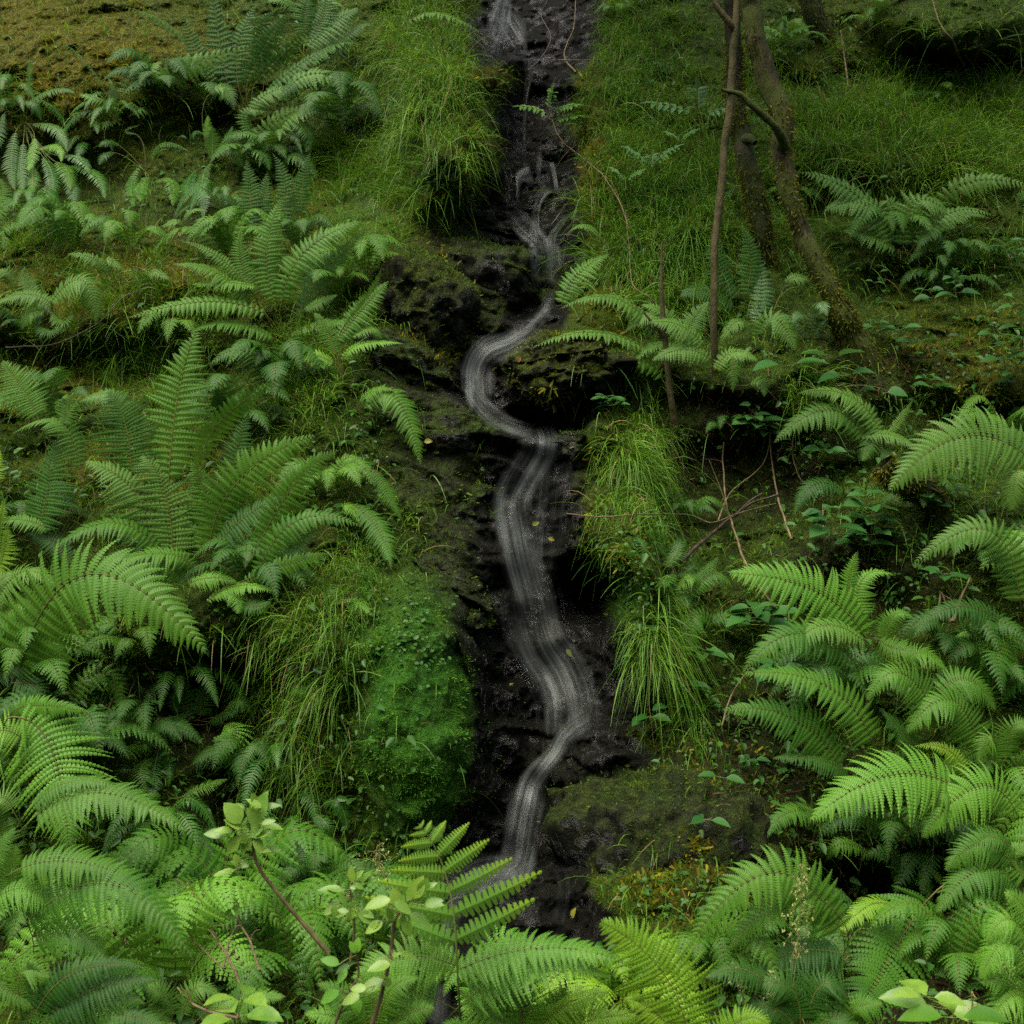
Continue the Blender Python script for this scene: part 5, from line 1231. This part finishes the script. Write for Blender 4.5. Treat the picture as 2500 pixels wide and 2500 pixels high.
# ------------------------------------------------------------------ twigs and bare stems
def twig(label, pts, r, mat='twig', off=.05, doff=None, name="twig", cat="twig", group="twigs and bare stems", side=()):
    P = []
    for i, (x, y) in enumerate(pts):
        d = float(depth(x, y, False)) - off - (doff[i] if doff else 0)
        P.append(at(x, y, d))
    n = max(14, len(pts) * 7)
    q = spline(P, n); q = q + .004 * np.stack([fbm(q * 14 + c, 2) for c in (1, 5, 9)], -1)
    A = Acc(); v, f = tube(q, np.linspace(r, r * .45, n), 6, .2, seed=int(pts[0][0])); A.add(v, f)
    for t, dx, dy, ln in side:
        b = q[int(t * (n - 1))]; e2 = b + np.array([dx, -.03, dy]) * ln
        v, f = tube(spline([b, .5 * (b + e2) + np.array([0, 0, .01]), e2], 8), np.linspace(r * .5, r * .25, 8), 5); A.add(v, f)
    o = A.build(name, M[mat], None, smooth=True)
    return tag(o, label, cat, group)
T = lambda c, *p: [CX(c, x, y) for x, y in p]
twig("forked pale brown stalk arching up through the earth bank to a bend", T(B2, (660, 1510), (500, 1290), (420, 1080), (370, 900), (355, 720), (360, 600)), .006, off=.14, side=[(.5, -.3, .8, .3)])
twig("long straight brown stalk hanging before the dark hollow, ends in bright toothed fern", T(B2, (715, 1110), (650, 920), (615, 740), (600, 600), (605, 550)), .005, off=.14)
twig("dead grey branch sloping across the earth bank", T(B2, (130, 1230), (250, 1120), (390, 1000), (520, 915), (645, 875)), .009, 'twig_dark', .16, side=[(.6, .5, .4, .2)])
twig("thin pale twig rising from the grey branch", T(B2, (330, 1010), (400, 860), (560, 720), (600, 600)), .0035, off=.14)
twig("wiry brown stem running level across tussock and earth bank", [(1070, 970), (1140, 975), (1210, 970), (1300, 972), (1345, 985), (1400, 965), (1465, 950)], .0032, off=.2)
twig("curved reddish stem hooking down from pale fern leaves", T(B2, (720, 600), (725, 700), (760, 790), (810, 835)), .0035, off=.08)
twig("stiff dead stalk leaning under the grey green arching fern", T(B2, (1560, 1545), (1600, 1430), (1650, 1310)), .008, off=.16, side=[(.3, -.5, .5, .1)])
twig("upright dead stalk with broken top, under the wide comb fern", T(B2, (1700, 1180), (1720, 1040), (1730, 880)), .009, 'twig_dark', .1)
twig("short broken stalk beside the stiff dead stalk", T(B2, (1475, 1530), (1490, 1440), (1500, 1390), (1550, 1550)), .006, off=.12)
twig("tan grass stem bent over in shade beside boulder", T(C2, (350, 370), (380, 250), (440, 140), (495, 70)), .004, off=.1)
twig("dark wet stick slanting through the upper cascade, hooked at its lower end", T(A1, (1160, 1530), (1110, 1470), (1120, 1440), (1210, 1410), (1290, 1290), (1360, 1240)), .006, 'twig_dark', .1)
twig("dark wet stick lying across the middle of the cascade", T(A1, (1110, 1190), (1170, 1180), (1240, 1090), (1290, 1010)), .006, 'twig_dark', .1)
twig("black stick wedged flat under the mossy overhang", T(A1, (820, 1050), (940, 1140), (1080, 1220)), .009, 'twig_dark', .06)
twig("thin twig lying over the topmost fall", T(A1, (810, 285), (890, 240), (960, 205)), .005, 'twig_dark', .12)
twig("long dark root crossing the wet rock at the top of the stream", T(A1, (1050, 370), (1130, 290), (1170, 190), (1120, 80), (1150, 0)), .005, 'twig_dark', .1)
twig("bundle of bare roots trailing from the right bank over wet rock", T(A1, (1300, 380), (1240, 290), (1290, 140), (1300, 0)), .006, 'twig', .1, side=[(.4, -.6, -.3, .2), (.6, -.5, .3, .2)])
twig("pale straw lying level near the top of the stream", T(A1, (1210, 316), (1330, 314), (1480, 310)), .004, 'twig', .12)
twig("curving bare stem of the rowan seedling rising over the upper gully", T(A1, (1580, 1200), (1540, 1080), (1450, 930), (1340, 830), (1240, 750), (1200, 690), (1165, 600)), .0034, 'twig', .2)
twig("dry straw leaning over the mossy overhang", T(A1, (655, 380), (620, 520), (575, 620)), .0035, 'grass_dry', .14)
twig("thin bent twig poking out in front of the grass bank by the sapling", T(A1, (1760, 1650), (1700, 1570), (1600, 1490), (1580, 1300), (1560, 1100)), .004, 'twig', .14)
twig("brown twig lying over grass and moss at the flat pale fern", T(A0, (30, 1820), (300, 1800), (520, 1690), (640, 1560), (780, 1500)), .0035, 'twig_dark', .14)
twig("curved bare branch hanging in front of the dark mound", T(A2, (1620, 350), (1560, 220), (1490, 120), (1452, 0)), .006, 'twig', .12)
twig("snapped brown stem below the mossy stump", T(A2, (1010, 460), (990, 280), (970, 160)), .006, 'twig', .1)
for lab, pts, r in [
    ("thick pale bramble cane cut off square, leaning, low by fern tips", [(1260, 1725), (1190, 1570), (1120, 1470), (1065, 1420)], .006),
    ("brown bramble cane rising steeply to a broken end, beside the pale cane", [(1365, 1650), (1300, 1480), (1240, 1380), (1188, 1275)], .005),
    ("bramble cane slanting from coarse fern tips into shade", [(1200, 1440), (1060, 1300), (990, 1230), (920, 1168)], .005),
    ("short twin bramble twig standing between the two brown canes", [(1170, 1640), (1220, 1450), (1290, 1330), (1380, 1290)], .004),
    ("bramble cane lying along the coarse fern frond", [(1180, 1640), (1080, 1560), (960, 1450), (800, 1345)], .004),
    ("thorny brown cane curving out at the frame bottom", [(1250, 1900), (1060, 1860), (980, 1800), (930, 1740)], .006)]:
    twig(lab, T(C0, *pts), r * .72, 'twig', .62, side=[(.3, .6, .6, .05), (.55, -.5, .7, .05), (.75, .5, .5, .04)], group="bramble canes")

# ------------------------------------------------------------------ leafy plants
def leaf_shape(P, D, Nn, L, W, fold=.18, droop=.15, seg=5):
    D = norm(D); S = norm(np.cross(D, Nn)); U = np.cross(S, D)
    t = np.linspace(0, 1, seg + 1)
    prof = np.sin(np.clip(t, 0, 1) ** .8 * math.pi) ** .75; prof[0] = .06; prof[-1] = .02
    c = P + D * (t * L)[:, None] - U * (droop * L * t ** 2)[:, None] - np.array([0, 0, 1.]) * (droop * .5 * L * t ** 2)[:, None]
    l = c - S * (prof * W / 2)[:, None] + U * (prof * W * fold)[:, None]; r = c + S * (prof * W / 2)[:, None] + U * (prof * W * fold)[:, None]
    V = np.concatenate([l, c, r]); m = seg + 1
    i = np.arange(seg)
    Q = np.concatenate([np.stack([i, m + i, m + i + 1, i + 1], -1), np.stack([m + i, 2 * m + i, 2 * m + i + 1, m + i + 1], -1)])
    return V, Q

def herb(label, root, top, pairs, lsize, mat='herb', off=.12, form='opp', name="leafy_plant", cat="plant", group="leafy seedlings", leafw=.62, stem_r=.0018, stem='stalk_green', bow=.02, crop=None):
    if crop is not None: root, top = CX(crop, *root), CX(crop, *top)
    d0 = float(depth(root[0], root[1])); d1 = min(d0, float(depth(top[0], top[1], False))) - off
    A = at(root[0], root[1], d0); B = at(top[0], top[1], d1)
    e = empty(name, A); tag(e, label, cat, group)
    q = spline([A, .5 * (A + B) + np.array([random.uniform(-bow, bow), -bow, bow]), B], 16)
    v, f = tube(q, np.linspace(stem_r, stem_r * .5, 16), 5)
    mk("stem", v, f, M[stem], e)
    axis = norm(B - A)
    for i in range(pairs):
        t = .25 + .75 * (i + 1) / pairs
        p = q[int(t * 15)]
        az0 = i * 1.57 + random.uniform(-.4, .4)
        sz = lsize * (.65 + .5 * math.sin(math.pi * min(t, .95) ** 1.2)) * random.uniform(.8, 1.15)
        num = {'opp': 2, 'tri': 3, 'whorl': 5}[form]
        for k in range(num):
            az = az0 + 2 * math.pi * k / num + random.uniform(-.25, .25)
            D = np.array([math.cos(az), math.sin(az) * .8 - .25, random.uniform(-.1, .35)])
            st = p + norm(D) * sz * .25
            Vv, Qq = leaf_shape(st, D, np.array([0, -.35, .9]) + rng.normal(size=3) * .15, sz, sz * leafw)
            vs, fs = tube(np.array([p, .5 * (p + st), st]), stem_r * .45, 4)
            mk("leaf", np.concatenate([Vv, vs]), np.concatenate([Qq, fs + len(Vv)]), [M[mat], M[stem]], e, midx=np.concatenate([np.zeros(len(Qq)), np.ones(len(fs))]))
    return e
h = herb
h("broad round leaf herb beside the foot of the leaning tree, topmost single leaf", (1010, 250), (930, 160), 1, .17, crop=B2, off=.16, leafw=.85)
h("pair of broad round leaves below the single round leaf", (1040, 330), (1000, 250), 1, .15, crop=B2, off=.18, leafw=.85)
h("large drooping oval leaf beside grass, between pale fern and round leaves", (640, 430), (690, 200), 1, .2, crop=B2, off=.16, leafw=.6)
h("young broad leaf on long stalk above the comb fern", (1230, 500), (1190, 340), 1, .12, crop=B2, off=.14, leafw=.85)
h("bluish bramble seedling with five leaflets on the earth bank", (520, 620), (510, 470), 2, .085, crop=B2, off=.14, form='whorl', leafw=.7)
h("small seedling under the bluish bramble seedling", (560, 640), (540, 530), 2, .05, crop=B2, off=.1, form='tri')
h("toothed trefoil plant in deep shade, below the dark small fern", (900, 1180), (880, 960), 3, .09, crop=B2, off=.14, form='tri')
h("tall leafy shoot in the deep shade, middle of the bank", (1110, 1260), (1100, 880), 4, .10, crop=B2, off=.12, form='whorl')
h("shoot with paired leaves just above bright toothed fern", (1100, 1250), (1050, 1110), 2, .10, crop=B2, off=.12)
h("trefoil seedling above dead stalks", (1520, 1380), (1510, 1290), 2, .085, crop=B2, off=.1, form='tri')
h("bushy nettle like seedling beside the downward yellow green tip", (560, 1650), (520, 1470), 4, .11, crop=B2, off=.12, form='tri', leafw=.55)
h("small trefoil at the tussock foot over dark earth", (260, 1780), (265, 1690), 2, .07, crop=B2, off=.1, form='tri')
h("leafy trefoil beneath pale overlapping fronds", (650, 1860), (620, 1790), 2, .085, crop=B2, off=.12, form='tri')
h("many leaved bramble seedling, lowest right of the tussock", (180, 230), (185, 150), 4, .05, crop=C2, off=.1, form='tri')
h("tiny two leaved seedling on the earth below", (360, 690), (345, 640), 1, .09, crop=C2, off=.1)
h("small trefoil sprouting from the brown moss boulder", (270, 900), (270, 860), 1, .085, crop=C2, off=.16, form='tri')
h("seedling over dark earth beside large light green frond", (520, 600), (480, 550), 2, .05, crop=C2, off=.1, form='tri')
h("bright seedling at the edge of black rock under tussock", (1700, 390), (1690, 320), 2, .07, 'cover', crop=C1, off=.1, form='tri')
h("single leaf sprig leaning out over black rock", (1850, 330), (1800, 270), 1, .10, crop=C1, off=.1)
for k, (lab, x0, y0, x1, y1, p, s) in enumerate([
    ("honeysuckle shoot with paired oval leaves climbing at the frame edge, upper bank", 1930, 2000, 1880, 1560, 6, .075),
    ("honeysuckle shoot in front of golden moss at the frame edge", 1850, 2050, 1760, 1700, 4, .075),
    ("paired leaf shoot beside the tree foot, thin and tall", 1260, 1720, 1150, 1480, 3, .05),
    ("leafy shoot under the pale arching fern, middle of the group", 1600, 1650, 1570, 1420, 4, .075),
    ("leafy shoot under the pale arching fern, lower of the group", 1500, 1640, 1430, 1520, 3, .07),
    ("leafy shoot at the frame edge below the pale arching fern", 1880, 1400, 1830, 1260, 4, .085),
    ("leafy shoot drooping above golden moss", 1420, 1850, 1330, 1810, 2, .09),
    ("small herb at the base of the dark mound", 1610, 480, 1600, 380, 2, .085),
    ("herb cluster on the upper grass slope", 1400, 560, 1390, 500, 2, .07),
    ("herb leaning out beside tree foot with bluish leaves", 1200, 1780, 1160, 1690, 3, .07),
    ("herb beside golden moss, large leaved", 1290, 1800, 1270, 1720, 2, .08)]):
    h(lab, (x0, y0), (x1, y1), p, s, crop=A2, off=.12)
for k, (lab, x0, y0, x1, y1, p, s) in enumerate([
    ("oval leaved shoot beside golden moss above the comb fern", 1480, 400, 1420, 250, 4, .085),
    ("long shoot of paired leaves at the frame edge by the comb fern", 1930, 420, 1870, 170, 5, .08),
    ("dark trefoil cluster under three fronded fern", 920, 720, 900, 640, 3, .085),
    ("second dark trefoil cluster beside the mossy log", 1420, 980, 1400, 900, 3, .085),
    ("leafy sprig in shade above the grey green arching fern", 1780, 1160, 1770, 1080, 3, .08),
    ("green sprig below the bright toothed fern", 1000, 1560, 1000, 1500, 2, .06)]):
    h(lab, (x0, y0), (x1, y1), p, s, crop=B2, off=.12)
h("small leafy seedling below pale fern on the undercut moss", (1500, 480), (1460, 360), 4, .06, crop=B1, off=.12, form='whorl', leafw=.4)
h("lime herb with pointed leaves at the frame bottom beside seed head", (1500, 1932), (1420, 1790), 3, .10, 'bramble', crop=C2, off=.5, leafw=.55)
h("broad leaf plant at the very bottom under lime herb", (1560, 2000), (1560, 1900), 1, .13, 'fern_mid', crop=C2, off=.5, leafw=.6)
h("pale leaf pair cut by the frame bottom beside thorny cane", (1290, 2050), (1270, 1800), 2, .105, 'bramble', crop=C0, off=.75, leafw=.55, form='tri')

# bramble sprigs with bright young leaves
def sprig(label, crop, stem, leaves_, r=.004, off=.7, name="bramble_sprig", mat='bramble', stemmat='twig'):

    x0, y0 = CX(crop, *stem[0]); yb = float(depth(x0, y0, False)) - off
    P = [at(*CX(crop, x, y), yb) for x, y in stem]
    e = empty(name, P[0]); tag(e, label, "bramble", "bramble sprigs with young leaves")
    n = 30; q = spline(P, n); v, f = tube(q, np.linspace(r, r * .45, n), 7, .15)
    mk("stem", v, f, M[stemmat], e, smooth=True)
    s = mpp(yb) * .36
    more = [(lx + random.uniform(-40, 40), ly + random.uniform(-35, 35), ax + random.uniform(-.8, .8), ay + random.uniform(-.8, .8), ln * random.uniform(.55, .85), w) for lx, ly, ax, ay, ln, w in leaves_]
    for lx, ly, ax, ay, ln, w in list(leaves_) + more:      # leaf base, direction (picture), length, width ratio
        p = at(*CX(crop, lx, ly), yb - random.uniform(.0, .05)); D = np.array([ax, random.uniform(-.25, .1), -ay])
        k = int(np.argmin(np.linalg.norm(q - p, axis=1)))
        ln *= .95
        Vv, Qq = leaf_shape(p, D, np.array([random.uniform(-.3, .3), random.uniform(-.9, -.4), .65]), ln * s, ln * s * w, fold=.12, droop=.12, seg=7)
        b = q[k]; vs, fs = tube(spline([b, .5 * (b + p) + np.array([0, -.004, .004]), p], 6), .0012, 4)
        mk("leaf", np.concatenate([Vv, vs]), np.concatenate([Qq, fs + len(Vv)]), [M[mat], M['stalk_green']], e, midx=np.concatenate([np.zeros(len(Qq)), np.ones(len(fs))]))
    return e
sprig("bramble sprig topped by a cluster of bright lime leaves, the tallest of the sprigs", C0, [(1720, 1560), (1600, 1420), (1450, 1240), (1350, 1100), (1320, 960), (1300, 860)], [
    (1330, 880, .35, -1, 190, .55), (1370, 800, 1, -.25, 110, .4), (1370, 800, .3, -1, 110, .55), (1370, 800, -.8, -.6, 100, .45), (1260, 880, -.6, -.9, 150, .7), (1190, 940, -1, -.15, 130, .5), (1250, 950, -.5, .7, 110, .6), (1320, 960, -.5, .6, 90, .65),
    (1330, 960, .5, .7, 100, .6), (1310, 950, .5, -.5, 120, .6), (1380, 890, 1, .05, 110, .45), (1300, 870, .4, -.1, 90, .5), (1280, 930, .1, .8, 60, .7), (1390, 1010, 1, .1, 90, .5), (1250, 1090, -.2, -.5, 60, .7), (1230, 1090, 1, .05, 80, .6), (1200, 1140, -1, .05, 90, .5), (1280, 800, -.6, -.3, 60, .5)], .0065)
sprig("bramble sprig with lime leaves in front of the moss dome foot, beside bracken", C1, [(120, 1600), (140, 1420), (120, 1250), (130, 1180)], [
    (130, 1190, -.1, -1, 100, .45), (150, 1200, .9, -.5, 110, .45), (140, 1200, .8, .3, 60, .6), (60, 1240, -1, -.2, 120, .55), (60, 1260, .5, .5, 70, .6), (60, 1300, -.7, .4, 100, .6), (110, 1340, -.9, .1, 110, .55), (160, 1350, .9, .5, 110, .6), (150, 1320, -.5, .7, 80, .6)], .004, .72)
sprig("bramble sprig with broad lime leaves crossing the bracken stalk", C1, [(210, 2000), (280, 1780), (330, 1560), (350, 1400), (400, 1310)], [
    (330, 1280, -1, .2, 150, .5), (350, 1290, .9, .5, 110, .55), (420, 1300, .6, -.8, 170, .6), (480, 1300, .9, -.1, 140, .5), (430, 1360, 1, .4, 130, .6), (380, 1320, -.3, -.8, 120, .6), (400, 1390, .4, .8, 90, .7), (290, 1400, -.9, .4, 110, .6), (480, 1250, .4, -.9, 110, .5),
    (330, 1620, -1, .1, 130, .55), (290, 1700, -.9, .4, 150, .55), (170, 1780, -.8, .3, 110, .6), (380, 1560, .8, .2, 100, .5)], .006, .78)
sprig("low bramble sprig with reddish stems at the frame bottom", C1, [(20, 1980), (100, 1780), (160, 1680), (150, 1560)], [
    (120, 1800, .6, .7, 130, .6), (60, 1620, -.8, -.3, 110, .55), (190, 1720, .9, .2, 100, .55), (60, 1760, -.8, .4, 120, .6), (150, 1560, .1, -1, 90, .55)], .004, .7, mat='fern_light')

# rowan seedlings
def rowan(label, crop, root, sprays, mat='fern_blue', off=.2):
    """sprays: (x0,y0,x1,y1, leaflet length) feathered leaves"""
    rx, ry = CX(crop, *root); d0 = float(depth(rx, ry)); yb = d0 - off
    A = at(rx, ry, d0); e = empty("rowan_seedling", A); tag(e, label, "seedling", "rowan seedlings")
    B = at(*CX(crop, *sprays[0][:2]), yb)
    v, f = tube(spline([A, .5 * (A + B) + np.array([.01, -.02, 0]), B], 12), np.linspace(.003, .0018, 12), 5); mk("stem", v, f, M['stalk_green'], e)
    for x0, y0, x1, y1, ln in sprays:
        P0 = at(*CX(crop, x0, y0), yb); P1 = at(*CX(crop, x1, y1), yb - .05)
        Ac = Acc(); v, f = tube(spline([P0, .5 * (P0 + P1) + np.array([0, 0, .012]), P1], 8), .0012, 4); Ac.add(v, f, 1)
        t_ = norm(P1 - P0); l = ln * .36 * mpp(yb)
        for i in range(6):
            b = P0 + (P1 - P0) * (.2 + .8 * i / 5) + np.array([0, 0, .012 * math.sin(math.pi * (.2 + .8 * i / 5))])
            for sd in (-1, 1):
                sdv = norm(np.cross(t_, np.array([0, -.5, .8]))) * sd
                Vv, Qq = leaf_shape(b, sdv + t_ * .45 + rng.normal(size=3) * .08, np.array([0, -.5, .8]), l, l * .36, seg=4); Ac.add(Vv, Qq, 0)
        Vv, Qq = leaf_shape(P1, t_, np.array([0, -.5, .8]), l, l * .36, seg=4); Ac.add(Vv, Qq, 0)
        Ac.build("leaf", [M[mat], M['stalk_green']], e)
    return e
rowan("rowan seedling with three feathered leaves held out over the dark upper gully", A1, (1250, 760), [(1160, 600, 1020, 562, 55), (1165, 590, 1175, 490, 60), (1170, 590, 1290, 555, 55), (1190, 640, 1305, 612, 50)], 'fern_grey')
rowan("rowan seedling with bluish feathered leaves across the slender sapling", A2, (240, 760), [(220, 610, 0, 545, 75), (222, 600, 220, 475, 80), (240, 600, 440, 570, 75)])
rowan("lower rowan seedling with bluish leaves in the bank grass", A1, (1680, 1020), [(1690, 880, 1580, 790, 60), (1700, 870, 1820, 780, 60), (1690, 900, 1700, 820, 50)])
rowan("small rowan seedling with bluish leaves low in the bank grass", A1, (1620, 1060), [(1560, 950, 1490, 890, 45), (1570, 950, 1640, 900, 40)])
rowan("rowan seedling beside the leaning trunk near the top edge", A2, (700, 330), [(680, 200, 560, 140, 60), (690, 190, 780, 150, 60), (690, 200, 680, 110, 60)], 'fern_mid')
rowan("rowan seedling in grass between the rock bank and the slender sapling", A1, (1900, 830), [(1840, 740, 1780, 700, 45), (1850, 740, 1920, 690, 45)])

# ------------------------------------------------------------------ grass seed head
def seedhead(label, crop, base, top, width, n):
    x0, y0 = CX(crop, *base); yb = float(depth(x0, min(y0, 1925), False)) - .55
    A = at(x0, y0, yb); B = at(*CX(crop, *top), yb)
    e = empty("seeding_grass", A); tag(e, label, "grass stem", "seeding grass stems")
    q = spline([A, .5 * (A + B) + np.array([.004, 0, 0]), B], 30); v, f = tube(q, np.linspace(.0022, .0008, 30), 5); mk("stem", v, f, M['stalk_green'], e)
    Ac = Acc(); L = np.linalg.norm(B - A)
    for i in range(n):
        t = random.uniform(.42, 1); p = q[int(t * 29)]; wd = width * .36 * mpp(yb) * math.sin(math.pi * min(1, (1.02 - t) / .6)) ** .6 * random.uniform(.2, 1)
        az = random.uniform(0, 6.28); s = p + np.array([math.cos(az) * wd, math.sin(az) * wd * .5, -wd * random.uniform(-.6, 1.4)])
        D = norm(rng.normal(size=3) * .6 + np.array([0, 0, -.5])); W = norm(np.cross(D, rvec(1)[0]))
        v, f = leaves(s[None], D[None], W[None], np.array([random.uniform(.006, .011)]), np.array([.0035]), .1, .2); Ac.add(v, f)
        if i % 5 == 0:
            v, f = tube(np.array([p, .5 * (p + s) + np.array([0, 0, .004]), s]), .0005, 3); Ac.add(v, f)
    Ac.build("seed_head", M['seed'], e)
    return e
seedhead("pale grass seed head standing before the low domed fern", C2, (700, 1932), (775, 1070), 95, 230)
seedhead("shorter pale grass seed head under the tall one", C2, (560, 2000), (620, 1640), 50, 120)
seedhead("thin seed head leaning at the lower edge", C2, (500, 1990), (400, 1590), 40, 50)
seedhead("small grass spike in the corner ferns", C2, (1640, 2050), (1660, 1760), 30, 110)
seedhead("fuzzy pale seed spray between moss dome and bramble leaves", C1, (260, 1350), (270, 970), 150, 150)

# ------------------------------------------------------------------ fallen leaves
def fallen(label, crop, x, y, size, mat, ang):
    P, N = hit(*CX(crop, x, y)); P = P + N * .012 - np.array([0, .012, 0])
    size *= .68
    D = norm(np.array([math.cos(ang), -.15, math.sin(ang)])); v, f = leaf_shape(P, D, norm(N + np.array([0, -.4, .3])), size, size * .6)
    return tag(mk("fallen_leaf", v, f, M[mat]), label, "leaf", "fallen leaves on the rocks")
fallen("yellow green fallen leaf beside the main fall", B1, 1065, 1035, .05, 'yellowleaf', .5)
fallen("second yellow leaf on wet rock, just under the first", B1, 1165, 1105, .04, 'yellowleaf', -.3)
fallen("yellow leaf at the water edge above the wet boulder", B1, 1245, 1680, .05, 'yellowleaf', -.8)
fallen("orange leaf on the flat wet dark ledge", A1, 715, 1158, .05, 'orangeleaf', .1)
fallen("green leaf lying on the undercut rock", B1, 515, 600, .055, 'yellowleaf', .2)
fallen("bright yellow leaf fleck on dark rock below the wet boulder", C1, 1560, 558, .03, 'yellowleaf', 0)
fallen("tiny yellow leaf on black rock beside moss dome", C1, 945, 168, .028, 'yellowleaf', .6)
fallen("orange leaf near the wet stained stone", B1, 1000, 178, .04, 'orangeleaf', 1.2)
fallen("pale leaf stuck at the edge of brown boulder foot", C1, 1300, 1370, .06, 'yellowleaf', 1.4)
fallen("orange brown leaf at the frame edge over the comb fern", B2, 1690, 565, .07, 'orangeleaf', .4)

# ------------------------------------------------------------------ unseen leaf wall added behind the viewer to block low frontal sky light
def leaf_light_screen():
    n = 15000
    a = rng.uniform(math.radians(100), math.radians(260), n)
    r = rng.uniform(7.5, 10, n); z = rng.uniform(0, 1, n) ** .8 * 9
    P = np.stack([np.sin(a) * r, np.cos(a) * r - 1, z], -1)
    P = P[fbm(P * .6, 3) > -.28]; n = len(P)
    D = rvec(n); W = norm(np.cross(D, rvec(n))); L = rng.uniform(.35, .8, n)
    Vw, Qw = leaves(P, D, W, L, L * .7, .1, .4)
    tag(mk("light_blocking_leaves", Vw, Qw, M['crown']), "unseen wall of leaves added behind the viewer to block low sky light", "light_blocking_leaves", None, "stuff")
leaf_light_screen()
